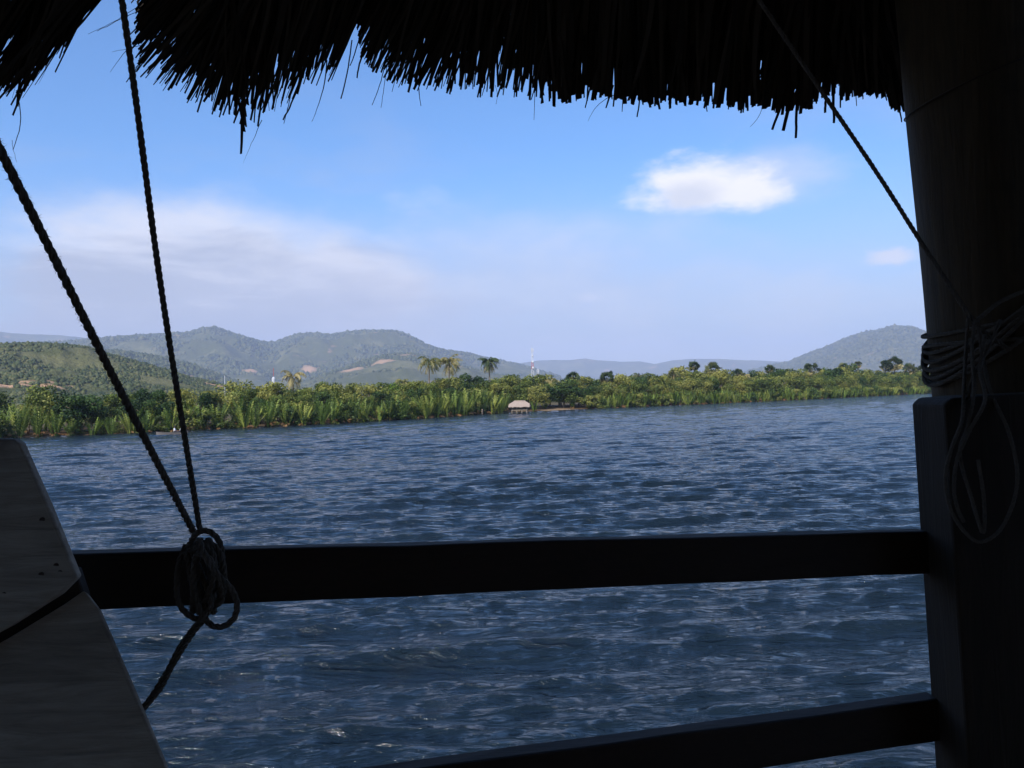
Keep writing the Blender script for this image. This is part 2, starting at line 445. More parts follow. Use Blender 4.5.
def frond(q, base, az_, elv, L, arch, nl=15, ll=.9, lw=.13, mi=0, droop=.35, rach=.05, sh=.5, rg=random, up_=.75):
    """one pinnate frond: a rachis that arches over, leaflets on both sides"""
    pts = []; p = Vector(base); e = elv
    n = nl
    for i in range(n + 1):
        pts.append(p.copy()); d = Vector((math.cos(az_) * math.cos(e), math.sin(az_) * math.cos(e), math.sin(e)))
        p = p + d * (L / n); e -= arch / n
    side = Vector((-math.sin(az_), math.cos(az_), 0))
    for i in range(n):
        w = rach * (1 - i / n * .7)
        q.quad(pts[i] - side * w, pts[i] + side * w, pts[i + 1] + side * w, pts[i + 1] - side * w, mi, sh)
        if i < n * .18: continue
        tt = i / n; l = ll * (math.sin(math.pi * min(1, (tt * .85 + .15))) * .6 + .4)
        d = (pts[i + 1] - pts[i]).normalized()
        for s_ in (-1, 1):
            out = (side * s_ * .7 + d * up_).normalized() * l * rg.uniform(.85, 1.1)
            out.z -= droop * l * rg.uniform(.6, 1.3)
            q.quad(pts[i], pts[i] + d * lw, pts[i] + out * .98 + d * lw * .4, pts[i] + out, mi, min(1, max(0, sh + rg.uniform(-.2, .2))))

def make_nipa(seed):
    rg = random.Random(seed); q = QB()
    for i in range(17):
        a = rg.uniform(0, 6.283); r = rg.uniform(0, .8)
        frond(q, (math.cos(a) * r, math.sin(a) * r, 0), a, R(rg.uniform(70, 90)), rg.uniform(3.8, 6.0), R(rg.uniform(5, 42)), 10, rg.uniform(.8, 1.2), .30, 0, .25, .09, rg.random() ** 1.1, rg, 1.5)
    for i in range(6):
        a = rg.uniform(0, 6.283)
        frond(q, (0, 0, .3), a, R(rg.uniform(25, 60)), rg.uniform(1.2, 2.4), R(rg.uniform(70, 120)), 7, .5, .2, 1, .6, .05, rg.uniform(0, 1), rg)
    return q.build('nipa_palm', [M_nipa, M_brownf])

def make_crown(name, seed, mat, lobes=11, leaves=2600, flat=.8, size=.30, parent=None, low=.28):
    """unit crown: height 1 (0..1), width about .8; light and dark clumps of leaves"""
    rg = np.random.default_rng(seed)
    q = QB(); cs = []
    for i in range(lobes):
        a = rg.uniform(0, 6.283); rr = .34 * math.sqrt(rg.uniform(0, 1)); z = rg.uniform(low, .86)
        rad = rg.uniform(.11, .21) * (1.15 - .5 * abs(z - .55))
        cs.append((rr * math.cos(a) * (1.15 - .5 * z), rr * math.sin(a) * (1.15 - .5 * z), z, rad, rg.uniform(0, 1)))
    V = []; S = []
    per = leaves // lobes
    for (x, y, z, rad, sh) in cs:
        d = rg.normal(size=(per, 3)); d /= np.linalg.norm(d, axis=1)[:, None]
        rad_i = rad * rg.uniform(.55, 1.12, per) ** .6
        # broken outline
        rad_i *= 1 + .25 * np.sin(d[:, 0] * 7 + sh * 9) * np.cos(d[:, 2] * 6 + sh * 5)
        c0 = np.array([x, y, z]) + d * rad_i[:, None] * np.array([1, 1, flat])
        n = d + rg.normal(size=(per, 3)) * .55; n /= np.linalg.norm(n, axis=1)[:, None]
        u = np.cross(n, rg.normal(size=(per, 3))); u /= np.linalg.norm(u, axis=1)[:, None]; w = np.cross(n, u)
        s1 = (size * .1 * rg.uniform(.5, 1.2, per))[:, None]; s2 = s1 * .6
        V.append(np.stack([c0 - u * s1, c0 - w * s2, c0 + u * s1, c0 + w * s2], 1))
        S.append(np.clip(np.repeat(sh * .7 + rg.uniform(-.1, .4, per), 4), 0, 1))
    V = np.concatenate(V).reshape(-1, 3); S = np.concatenate(S)
    return mesh_np(name, V, np.arange(len(V)).reshape(-1, 4), [mat], parent, attr=S)

def make_tree(name, seed, mat, **kw):
    """unit tree, height 1"""
    e = empty(name)
    make_crown('crown', seed, mat, parent=e, **kw)
    rg = random.Random(seed); mb = MB()
    mb.tube([(0, 0, -.06), (rg.uniform(-.02, .02), 0, .15), (rg.uniform(-.04, .04), rg.uniform(-.03, .03), .42), (rg.uniform(-.05, .05), 0, .75)], [.028, .022, .016, .006], 6)
    for i in range(6):
        a = i * 1.05 + rg.uniform(-.3, .3); z = rg.uniform(.2, .5)
        mb.tube([(0, 0, z), (math.cos(a) * .12, math.sin(a) * .12, z + .12), (math.cos(a) * .26, math.sin(a) * .26, z + .22)], [.012, .008, .004], 5)
    mb.build('trunk', m_trunk, e, True)
    return e

# ------------------------------------------------------------------ vegetation belt
top_prof = [(a, b - (2.2 if a > 540 else .5)) for a, b in [(-420, 386), (0, 388), (40, 388), (58, 389), (103, 393), (150, 391), (200, 390), (220, 388), (240, 384), (265, 385), (300, 385), (340, 386), (365, 386), (400, 382), (420, 380), (450, 378), (500, 376), (520, 377), (560, 379), (600, 379), (640, 377), (665, 379), (680, 375), (720, 374), (745, 377), (770, 372), (800, 373), (815, 376), (840, 370), (860, 374), (900, 374), (925, 375), (1024, 372), (1150, 367), (1400, 357)]]
tp_x = [a for a, _ in top_prof]; tp_y = [b for _, b in top_prof]
# points along the shore, evenly by metres
sx = np.array([p.x for p in shore]); sy = np.array([p.y for p in shore])
seg = np.hypot(np.diff(sx), np.diff(sy)); arc = np.concatenate([[0], np.cumsum(seg)])
def shore_pt(s_, off):
    x = np.interp(s_, arc, sx); y = np.interp(s_, arc, sy)
    x2 = np.interp(s_ + 2, arc, sx); y2 = np.interp(s_ + 2, arc, sy)
    t_ = Vector((x2 - x, y2 - y, 0)).normalized() if (x2 - x or y2 - y) else Vector((1, 0, 0))
    n = Vector((-t_.y, t_.x, 0))
    return Vector((x, y, 0)) + n * off
def px_of(p):
    d = p - CAM; f = d.dot(Fv); return 512 + FPX * d.dot(Rv) / f
def py_of(p):
    d = p - CAM; f = d.dot(Fv); return 384 - FPX * d.dot(Uv) / f
def height_to(p, py):
    """height so that something at p ends at image row py"""
    lo, hi = 0.2, 60
    for _ in range(30):
        m = (lo + hi) / 2
        if py_of(Vector((p.x, p.y, m))) > py: lo = m
        else: hi = m
    return lo
def gz(p):  # land height near the bank
    th = math.atan2(p.x, p.y); s_ = math.hypot(p.x, p.y) - float(r_shore(th))
    return float(np.interp(s_, [-.6, .3, 2, 8, 60], [-.4, .03, .2, .6, 1.2]))
# range of arc visible in the picture (a margin each side)
def vis(p, m=70):
    x = px_of(p)
    return -m < x < 960 or (960 <= x < 1330 and (int(p.x * 7.3) % 5) < 2)

nip = [make_nipa(100 + i) for i in range(6)]
for o in nip: tag(o, 'tall feathery nipa palm clump in the dense row at the water edge', 'palm', 'nipa palms along the far bank')
used = [False] * 6
def put(protos, used, k, loc, s, rz, sz=None):
    o = protos[k] if not used[k] else copy_tree(protos[k])
    used[k] = True
    o.location = loc; o.rotation_euler = (0, 0, rz); o.scale = (s, s, sz or s); return o
segs = [(-200, 57, 'left of the wide dark round-crowned tree'), (57, 105, 'right behind the wide dark round-crowned tree'), (105, 205, 'between the round-crowned tree and the second hanging rope'),
        (205, 290, 'between the white pole and the withered brown palm'), (290, 395, 'between the withered brown palm and the bright yellow-green tree'), (395, 490, 'below the two tall ragged coconut palms'),
        (490, 535, 'behind the thatched stilt hut'), (535, 612, 'between the lattice mast and the lone low sugar palm'), (612, 693, 'between the lone low sugar palm and the tallest leafy tree'),
        (693, 832, 'between the tallest leafy tree and the domed tree'), (832, 935, 'between the domed tree and the dark round post'), (935, 2000, 'hidden behind and beyond the dark round post')]
def seg_of(px): return next(w for a, b_, w in segs if a <= px < b_)
rg = random.Random(3)
def nipa_frac(px):   # how tall the nipa row is against the whole belt
    return float(np.interp(px, [0, 40, 60, 105, 120, 480, 500, 545, 580, 640, 700, 930], [.70, .70, .45, .5, .68, .68, .62, .35, .40, .50, .46, .34]))
cnt = 0
for row, (off, sp) in enumerate(((.1, 2.15), (3.0, 2.9))):
    s_ = 0
    while s_ < arc[-1]:
        p = shore_pt(s_ + rg.uniform(-.5, .5), off + rg.uniform(-.6, .6)); s_ += sp * rg.uniform(.8, 1.2)
        if not vis(p, 60): continue
        px = px_of(p)
        if 507 < px < 533 and row == 0: continue
        if 533 < px < 585 and rg.random() < .8: continue
        ty = np.interp(px, tp_x, tp_y)
        h = (height_to(p, ty) - gz(p)) * nipa_frac(px) * rg.uniform(.78, 1.12)
        k = rg.randrange(6); w = h / 5.6
        o = put(nip, used, k, (p.x, p.y, gz(p) - .1), max(w, .5), rg.uniform(0, 6.28), w); cnt += 1
        o['label'] = '%s nipa palm %s' % ('waterline' if row == 0 else 'second-row', seg_of(px))
print('nipa', cnt)

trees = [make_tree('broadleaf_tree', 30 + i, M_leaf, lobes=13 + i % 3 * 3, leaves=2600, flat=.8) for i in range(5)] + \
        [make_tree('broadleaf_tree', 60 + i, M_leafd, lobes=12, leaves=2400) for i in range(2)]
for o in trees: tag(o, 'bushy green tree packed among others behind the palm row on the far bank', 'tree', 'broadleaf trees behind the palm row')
tused = [False] * 7; cnt = 0
for row, (off, sp, fr) in enumerate(((4.5, 3.3, .72), (8.5, 3.4, .92), (14, 3.8, 1.0))):
    s_ = 0
    while s_ < arc[-1]:
        p = shore_pt(s_ + rg.uniform(-.8, .8), off + rg.uniform(-1.4, 1.4)); s_ += sp * rg.uniform(.75, 1.25)
        if not vis(p, 60): continue
        px = px_of(p); ty = np.interp(px, tp_x, tp_y)
        if 57 < px < 103: ty += 8
        h = (height_to(p, ty) - gz(p)) * fr * 1.09 * (rg.uniform(.84, 1.12) if px < 540 else rg.uniform(.86, 1.12))
        if rg.random() < .12: h *= 1.1
        k = rg.randrange(5) if rg.random() < .8 else 5 + rg.randrange(2)
        w = h * rg.uniform(.95, 1.3)
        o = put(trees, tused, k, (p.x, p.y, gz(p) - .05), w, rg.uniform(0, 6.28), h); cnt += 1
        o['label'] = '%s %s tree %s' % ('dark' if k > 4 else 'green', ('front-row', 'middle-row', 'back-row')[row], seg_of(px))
print('trees', cnt)
# low bushes with no gaps at the foot on the right half
shr = [make_crown('mangrove_bush', 80 + i, M_leaf if i else M_leafd, lobes=9, leaves=1100, flat=.9, size=.5, low=.15) for i in range(4)]
for o in shr: tag(o, 'low rounded mangrove bush at the foot of the far bank greenery', 'bush', 'mangrove bushes at the far water edge')
sused = [False] * 4; s_ = 0; cnt = 0
while s_ < arc[-1]:
    p = shore_pt(s_, .55 + rg.uniform(-.4, .5)); s_ += 2.3 * rg.uniform(.8, 1.2)
    if not vis(p, 50): continue
    px = px_of(p)
    if px < 540 and rg.random() < .25: continue
    if 505 < px < 585: continue
    h = rg.uniform(1.2, 3.4); o = put(shr, sused, rg.randrange(4), (p.x, p.y, gz(p) - .3), h * 1.3, rg.uniform(0, 6.28), h); cnt += 1
    o['label'] = 'low bush at the waterline, %s' % seg_of(px)
print('bush', cnt)

def on_bank(px, off):
    best = None
    for s_ in np.arange(0, arc[-1], .5):
        p = shore_pt(s_, off); e = abs(px_of(p) - px)
        if best is None or e < best[0]: best = (e, p)
    p = best[1]; p.z = gz(p); return p

# single trees that stand out
def big_tree(name, px, off, topy, wpx, mat, label, seed, lobes=16, leaves=3600, sink=0):
    p = on_bank(px, off); h = height_to(p, topy) - p.z
    e = make_tree(name, seed, mat, lobes=lobes, leaves=leaves, low=.3)
    w = wpx / FPX * p.y / .85
    e.location = (p.x, p.y, p.z); e.scale = (w, w, h); tag(e, label, 'tree'); return e
big_tree('round_tree', 81, 2.5, 385, 50, M_leafd, 'wide dark round-crowned tree bulging out of the bank left of the hanging ropes', 201, 20, 5200)
big_tree('bright_tree', 395, 10, 380, 26, M_leafy, 'bright yellow-green tree crown left of the two palms', 202)
big_tree('tall_tree', 693, 8, 369, 26, M_leaf, 'tallest leafy tree on the right half of the bank below the sugar palms', 203)
big_tree('hut_side_tree', 560, 5, 383, 46, M_leafd, 'broad dark green tree overhanging the muddy bank right of the stilt hut', 204, 18, 4200)
big_tree('domed_tree', 832, 8, 367, 28, M_leafd, 'domed tree top just left of the thin small-headed palm', 205)

def coconut(px, off, topy, label, seed, mat=M_coco, lean=.4, scale=1.0, nf=20, dead=4):
    p = on_bank(px, off); top = height_to(p, topy); L = 2.7 * scale
    hc = top - L * .35 - p.z
    e = empty('coconut_palm', p); rg_ = random.Random(seed)
    tag(e, label, 'palm')
    a = rg_.uniform(0, 6.28); lx, ly = math.cos(a) * lean, math.sin(a) * lean
    mb = MB(); mb.tube([(-lx, -ly, -.2), (-lx * .4, -ly * .4, hc * .4), (-lx * .1, -ly * .1, hc * .75), (0, 0, hc)], [.2, .15, .13, .12], 8)
    mb.build('trunk', m_trunk, e, True)
    q = QB()
    for i in range(nf):
        az_ = i * 2.4 + rg_.uniform(-.3, .3)
        frond(q, (0, 0, hc), az_, R(rg_.uniform(10, 88)), L * rg_.uniform(.85, 1.1), R(rg_.uniform(95, 165)), 11, .62 * scale, .2, 0, .8, .05, rg_.uniform(.2, 1), rg_)
    for i in range(dead + 3):
        frond(q, (0, 0, hc - .1), i * 1.1, R(-35), L * .85, R(50), 8, .45 * scale, .18, 2, .8, .05, .5, rg_)
    q.build('crown', [mat, M_brownf, M_strawf], e)
    q = MB()
    for i in range(5):
        a = i * 1.26; q.tube([(math.cos(a) * .2, math.sin(a) * .2, hc - .35), (math.cos(a) * .22, math.sin(a) * .22, hc - .22), (math.cos(a) * .2, math.sin(a) * .2, hc - .1)], [.05, .13, .05], 6)
    q.build('coconut', m_trunk, e, True)['kind'] = 'stuff'
    return e
coconut(430, 9, 357, 'left one of the two tall ragged coconut palms rising above the bank', 1, scale=1.1)
coconut(450, 10, 358, 'right one of the two tall ragged coconut palms, with the fuller crown', 2, scale=1.2, nf=28)
coconut(532, 12, 382, 'low yellowing coconut palm directly below the lattice mast', 3, scale=1.25)
coconut(518, 11, 381, 'low spreading coconut palm behind the thatched stilt hut', 4, scale=1.2)
coconut(294, 12, 372, 'brown withered palm standing alone on the left half of the bank', 5, M_strawf, scale=.95, nf=15)
coconut(405, 12, 380, 'small palm peeping over the trees beside the bright yellow-green crown', 6, scale=.8)
coconut(675, 12, 371, 'slim ragged palm at the left end of the right-hand tree group', 7, scale=.9)
coconut(745, 12, 374, 'small green palm half hidden right of the pair of dark sugar palms', 8, scale=.8)

def sugar(px, off, topy, wpx, label, seed, bare=.45):
    """fan palm: globe of stiff fans on a dark straight trunk"""
    p = on_bank(px, off); rad = wpx / FPX * p.y / 2; top = height_to(p, topy - 2); hc = top - rad * .95 - p.z
    rad *= 1.3; e = empty('sugar_palm', p); tag(e, label, 'palm'); rg_ = random.Random(seed)
    mb = MB(); mb.tube([(.1, 0, -.2), (.05, .05, hc * .5), (0, 0, hc)], [.24, .17, .16], 8); mb.build('trunk', m_trunk, e, True)
    q = QB()
    for i in range(58):
        z = rg_.uniform(-.75, 1); a = rg_.uniform(0, 6.283); rr = math.sqrt(max(0, 1 - z * z))
        d = Vector((rr * math.cos(a), rr * math.sin(a), z)); c0 = Vector((0, 0, hc)) + d * rad * rg_.uniform(.28, .68)
        u = d.orthogonal().normalized(); u = Matrix.Rotation(rg_.uniform(0, 6.28), 3, d) @ u; w = d.cross(u)
        sh = rg_.uniform(0, 1); fr = rad * rg_.uniform(.3, .6)
        q.quad(Vector((0, 0, hc)) - w * .02, Vector((0, 0, hc)) + w * .02, c0 + w * .02, c0 - w * .02, 0, sh)
        for k in range(9):
            an = (k - 4) * .3; o = (d * math.cos(an) + u * math.sin(an)).normalized(); o = (o + w * rg_.uniform(-.12, .12)).normalized()
            pe = (o.cross(w)).normalized() * fr * .11
            q.quad(c0, c0 + o * fr * .6 + pe, c0 + o * fr, c0 + o * fr * .6 - pe, 1 if (z < -.2 and rg_.random() < .7) else 0, sh)
    q.build('crown', [M_palmg, M_strawf], e)
    return e
coconut(491, 9, 358.5, 'dense-headed coconut palm with a tan skirt, alone right of the other two', 11, M_palmg, scale=1.0, nf=30, dead=8)
sugar(608, 10, 374.5, 13, 'low round-headed sugar palm alone between the mast and the right tree group', 12)
coconut(552, 12, 379, 'small feathery palm crown just right of the lattice mast', 31, scale=.9)
coconut(640, 12, 374, 'feathery green palm crown midway between the mast and the tallest leafy tree', 32, M_palmg, scale=1.0)
coconut(785, 12, 371, 'feathery palm crown left of the bushy brownish sugar palm', 33, M_palmg, scale=1.0)
sugar(845, 12, 366, 10, 'small round palm head just right of the domed tree', 34)
sugar(573, 11, 374.5, 13, 'squat palm crown poking up a little right of the lattice mast', 13)
sugar(695, 11, 363.5, 10, 'small dark sugar palm on top of the tallest leafy tree', 14)
sugar(714, 12, 365.5, 14, 'dark round sugar palm right of the tallest leafy tree', 15)
sugar(738, 12, 371, 9, 'tiny sugar palm head between the dark round one and the domed tree', 16)
sugar(771, 11, 367, 9, 'small fan palm above the trees midway to the domed tree', 17)
sugar(813, 11, 365.5, 13, 'sugar palm with a brownish bushy head left of the domed tree', 18)
sugar(859, 12, 364, 7, 'thin small-headed palm standing between the domed tree and the big sugar palms', 19)
sugar(886, 11, 363, 12, 'left neighbour touching the largest sugar palm near the dark post', 20)
sugar(895, 12, 360, 15, 'largest round-headed sugar palm near the dark post', 21)
sugar(910, 11, 366.5, 11, 'round sugar palm between the largest one and the dark post', 22)
sugar(922, 12, 368, 10, 'last sugar palm partly hidden at the edge of the dark post', 23)

# ------------------------------------------------------------------ woods on the hills
def hillside_wood():
    rgn = np.random.default_rng(5)
    base = np.array([(0, 0, 1), (.9, 0, .3), (.28, .85, .35), (-.73, .53, .3), (-.73, -.53, .35), (.28, -.85, .3), (.6, .5, -.5), (-.3, .8, -.5), (-.8, 0, -.5), (-.3, -.8, -.5), (.6, -.5, -.5)])
    tri = [(0, 1, 2), (0, 2, 3), (0, 3, 4), (0, 4, 5), (0, 5, 1), (1, 6, 2), (2, 7, 3), (3, 8, 4), (4, 9, 5), (5, 10, 1), (2, 6, 7), (3, 7, 8), (4, 8, 9), (5, 9, 10), (1, 10, 6)]
    tri = np.array(tri); Vs = []; As = []
    nth, ns = TZ.shape
    th0, th1 = TTH[0, 0], TTH[-1, 0]
    def scatter(n, r0, r1, px0, px1, s0, s1, dens_seed, thr):
        k = 0
        a0, a1 = az_of(px0), az_of(px1)
        while k < n:
            m = n * 2
            th = rgn.uniform(a0, a1, m); r = np.sqrt(rgn.uniform(r0 * r0, r1 * r1, m))
            x = r * np.sin(th); y = r * np.cos(th)
            ok = fbm(x / (r0 * .09), y / (r0 * .09), 4, dens_seed) > thr + rgn.uniform(-.08, .08, m)
            th, r, x, y = th[ok], r[ok], x[ok], y[ok]
            fi = (th - th0) / (th1 - th0) * (nth - 1); ii = np.clip(fi.round().astype(int), 0, nth - 1)
            z = np.array([np.interp(rv, TRR[i_], TZ[i_]) for rv, i_ in zip(r, ii)])
            ok = z > 4
            for (qx, qy, qr) in PATCH: ok &= np.hypot(x - qx, y - qy) > qr * .9
            for X, Y, Z in zip(x[ok], y[ok], z[ok]):
                s = rgn.uniform(s0, s1) * (1 if rgn.random() > .08 else 1.5)
                b_ = base * (1 + rgn.uniform(-.22, .22, base.shape)) * np.array([s, s, s * rgn.uniform(.8, 1.2)])
                Vs.append(b_ + np.array([X, Y, Z + s * .25])); As.append(np.full(11, rgn.random())); k += 1
                if k >= n: break
    scatter(20000, 440, 1010, -60, 300, .6, 1.7, 71, .42)
    scatter(3000, 2200, 2660, 20, 260, 4, 7, 72, .3)
    scatter(15000, 3400, 5350, -40, 560, 5, 10, 73, .46)
    scatter(1800, 2300, 3200, 280, 560, 4, 6, 74, .58)
    scatter(6500, 4500, 6300, 740, 1010, 6, 11, 75, .42)
    V = np.concatenate(Vs); A = np.concatenate(As); n = len(Vs)
    Fc = (tri[None] + (np.arange(n) * 11)[:, None, None]).reshape(-1, 3)
    o = mesh_np('hillside_wood', V, Fc, [M_hill], smooth=True, attr=A)
    tag(o, 'scattered woodland and scrub covering the hills behind the bank', 'woodland', kind='stuff')
M_hill = leaf_mat('hill_tree_green', (.036, .052, .016), (.085, .105, .03), (.20, .17, .07), .6, .9, .5)
hillside_wood()

# ------------------------------------------------------------------ mast, poles
def paint(name, col, rough=.5, metal=0):
    m, t, b = material(name); geo = t.new('ShaderNodeNewGeometry')
    n = t.noise(geo.outputs['Position'], 2.5, 4)
    t.put(b, 'Base Color', t.mix(n, tuple(c * .8 for c in col), tuple(min(1, c * 1.1) for c in col)))
    b.inputs['Roughness'].default_value = rough; b.inputs['Metallic'].default_value = metal; return m
M_red = paint('mast_red', (.45, .07, .05)); M_white = paint('mast_white', (.5, .5, .52))
def mast(px, topy, D, w, label, nb, dishes=()):
    base = P(px, 400, D); x, y = base.x, base.y; top = P(px, topy, D).z
    e = empty('lattice_mast', (x, y, 1.0)); tag(e, label, 'mast')
    h = top - 1.0; hb = h / nb; ant = MB()
    for k in range(nb):
        mb = MB(); z0, z1 = k * hb, (k + 1) * hb
        wz = lambda z: w * (1 - .72 * z / h)
        cs0 = [Vector((a * wz(z0), b_ * wz(z0), z0)) for a, b_ in ((-1, -1), (1, -1), (1, 1), (-1, 1))]
        cs1 = [Vector((a * wz(z1), b_ * wz(z1), z1)) for a, b_ in ((-1, -1), (1, -1), (1, 1), (-1, 1))]
        for i in range(4):
            mb.tube([cs0[i], cs1[i]], .15, 4)
            for q_ in range(3):
                a0 = cs0[i].lerp(cs1[i], q_ / 3); b0 = cs0[(i + 1) % 4].lerp(cs1[(i + 1) % 4], (q_ + 1) / 3)
                mb.tube([a0, b0], .08, 4); mb.tube([cs0[(i + 1) % 4].lerp(cs1[(i + 1) % 4], q_ / 3), cs0[i].lerp(cs1[i], (q_ + 1) / 3)], .08, 4)
        mb.build('mast_section', M_red if k % 3 == 1 else M_white, e)
    for z, r in dishes:
        mb = MB(); wv = w * (1 - .72 * z); zc_ = z * h
        mb.tube([(wv * .5, -wv - .3, zc_), (wv * .5, -wv - .8, zc_), (wv * .5, -wv - .9, zc_)], [r * .7, r, r * .9], 14); mb.build('dish_antenna', M_white, e, True)
    for i in range(3):
        a = i * 2.09; mb = MB(); mb.box((math.cos(a) * .9, math.sin(a) * .9, h - 1.6), .5, .5, 2.6); mb.build('panel_antenna', M_white, e)
    mb = MB(); mb.tube([(0, 0, h - .5), (0, 0, h + 2.2)], .06, 5); mb.build('lightning_rod', M_white, e)
mast(533.5, 348, 620, 1.35, 'tall slim red and white lattice mast above the stilt hut', 7, ((.72, .8), (.6, .9), (.84, .6)))
mast(538.5, 369, 640, 1.2, 'shorter white and red mast close beside the tall one', 3, ((.6, .7),))
mb = MB(); p = P(225, 394, 420); top = P(225, 375.5, 420).z
mb.tube([(p.x, p.y, .5), (p.x, p.y, top)], [.13, .11], 8); tag(mb.build('white_pole', M_white, None, True), 'thin white pole standing near the orange cutting on the low slope', 'pole')
# white water tank tower with a red top
p = P(274, 394, 380); top = P(274, 368, 380).z
e = empty('water_tower', (p.x, p.y, .6)); tag(e, 'small white water tower with a reddish antenna above the left half of the greenery', 'tower')
mb = MB(); hh = top - .6
mb.tube([(0, 0, 0), (0, 0, hh * .55)], [.7, .6], 10); mb.build('shaft', M_white, e, True)
mb = MB(); mb.tube([(0, 0, hh * .55), (0, 0, hh * .58), (0, 0, hh * .74), (0, 0, hh * .78)], [.6, .85, .85, .3], 12); mb.build('tank', M_white, e)
mb = MB(); mb.tube([(0, 0, hh * .8), (0, 0, hh * 1.0)], .12, 6); mb.build('antenna', M_red, e)

# ------------------------------------------------------------------ stilt hut on the far bank
M_thr = paint('weathered_thatch_pink', (.33, .25, .20), .95); M_wood2 = paint('grey_brown_wood', (.30, .24, .18), .9); M_dk = paint('hut_shade_wood', (.07, .055, .045), .9)
p = ground(520, 413.2); px_m = FPX / p.y
e = empty('stilt_hut', (p.x, p.y, 0), R(-6)); tag(e, 'small open stilt hut with a pale thatched roof at the water edge', 'hut')
S = 1 / px_m                                # one photo pixel in metres there
zf, ze, zr = 3.3 * S, 7.2 * S, 12.2 * S
hw = 8.2 * S; hd = 1.4
for (x, y) in ((-1, -1), (-.34, -1), (.34, -1), (1, -1), (-1, 1), (0, 1), (1, 1)):
    mb = MB(); mb.tube([(x * hw * .9, y * hd * .8, -1), (x * hw * .9, y * hd * .8, ze + .1)], .075, 6); mb.build('post', M_wood2, e, True)
mb = MB(); mb.box((0, 0, zf), hw * 1.9, hd * 1.8, .1); mb.build('floor', M_wood2, e)
mb = MB(); mb.box((0, -hd * .8, zf + .33), hw * 1.8, .05, .06); mb.box((0, -hd * .8, zf + .55), hw * 1.8, .05, .06); mb.build('railing', M_wood2, e)
mb = MB(); mb.box((0, hd * .78, (zf + ze) / 2 + .05), hw * 1.78, .05, ze - zf); mb.build('wall', M_dk, e)
def roofm(hw_, hd_, z0, z1, rw, th=.12):
    mb = MB(); rgl = random.Random(5); n = 14
    def col(x, xr, s_):
        return [Vector((x, s_ * hd_, z0 + rgl.uniform(-.05, .05))), Vector((x * .98, s_ * hd_ * .55, (z0 + (z1 - z0) * .48))), Vector((xr, 0, z1 + rgl.uniform(-.03, .03)))]
    for s_ in (-1, 1):
        v = []
        for i in range(n + 1):
            a = -1 + 2 * i / n
            for q_ in col(a * hw_, a * rw, s_): v.append(q_)
        k = len(v); v2 = [q_ - Vector((0, 0, th)) for q_ in v]
        f = []
        for i in range(n):
            for j in range(2):
                a = i * 3 + j; f.append([a, a + 3, a + 4, a + 1]); f.append([k + a, k + a + 1, k + a + 4, k + a + 3])
            f.append([i * 3, k + i * 3, k + i * 3 + 3, i * 3 + 3])
        mb.add(v + v2, f)
    for s_ in (-1, 1):
        mb.add([(s_ * hw_, -hd_, z0), (s_ * hw_, hd_, z0), (s_ * rw, 0, z1)], [[0, 1, 2]])
    return mb
roofm(10.6 * S, hd * 1.25, ze - .08, zr, 5.6 * S).build('roof', M_thr, e)
mb = MB(); mb.tube([(-5.7 * S, 0, zr + .02), (5.7 * S, 0, zr + .02)], .09, 6); mb.build('ridge_cap', M_thr, e, True)

# wooden stake on the bank by the water (orange-brown, left of the hut)
for (px, py, hpx, lab) in ((482, 414.6, 6, 'short pale stake in the water left of the stilt hut'),):
    p = ground(px, py); mb = MB(); mb.tube([(p.x, p.y, -.5), (p.x + .05, p.y, hpx * p.y / FPX * .9)], [.1, .07], 6)
    tag(mb.build('wooden_stake', paint('pale_stake', (.5, .36, .24), .9), None, True), lab, 'stake')

# ------------------------------------------------------------------ boat with two seated people
M_boat = paint('weathered_boat_wood', (.13, .11, .10), .8); M_cloth = paint('white_shirt', (.8, .8, .8), .9); M_skin = paint('skin', (.22, .12, .08), .6); M_trs = paint('dark_trousers', (.03, .035, .05), .9); M_hair = paint('black_hair', (.012, .01, .01), .6)
p = ground(172, 434.4); e = empty('rowing_boat', (p.x, p.y, 0), R(8)); tag(e, 'low weathered wooden boat lying along the left bank between the ropes', 'boat')
L2 = 1.75; ns_ = 15; V = []; Fc = []
for i in range(ns_):
    t_ = -1 + 2 * i / (ns_ - 1); w = .42 * (1 - abs(t_) ** 2.6) + .01; zt_ = .22 + .16 * abs(t_) ** 3; zb = -.12 + .14 * abs(t_) ** 3
    x = t_ * L2
    V += [(x, -w, zt_), (x, -w * .75, zb), (x, w * .75, zb), (x, w, zt_), (x, w * .88, zt_), (x, w * .65, zb + .06), (x, -w * .65, zb + .06), (x, -w * .88, zt_)]
for i in range(ns_ - 1):
    for j in range(8): Fc.append([i * 8 + j, i * 8 + (j + 1) % 8, (i + 1) * 8 + (j + 1) % 8, (i + 1) * 8 + j])
Fc += [[0, 1, 2, 3, 4, 5, 6, 7][::-1], [(ns_ - 1) * 8 + j for j in range(8)]]
mesh_np('hull', V, Fc, [M_boat], e)
for x in (-.75, .35, 1.0):
    mb = MB(); mb.box((x, 0, .12), .22, .62, .035); mb.build('thwart', M_wood2, e)

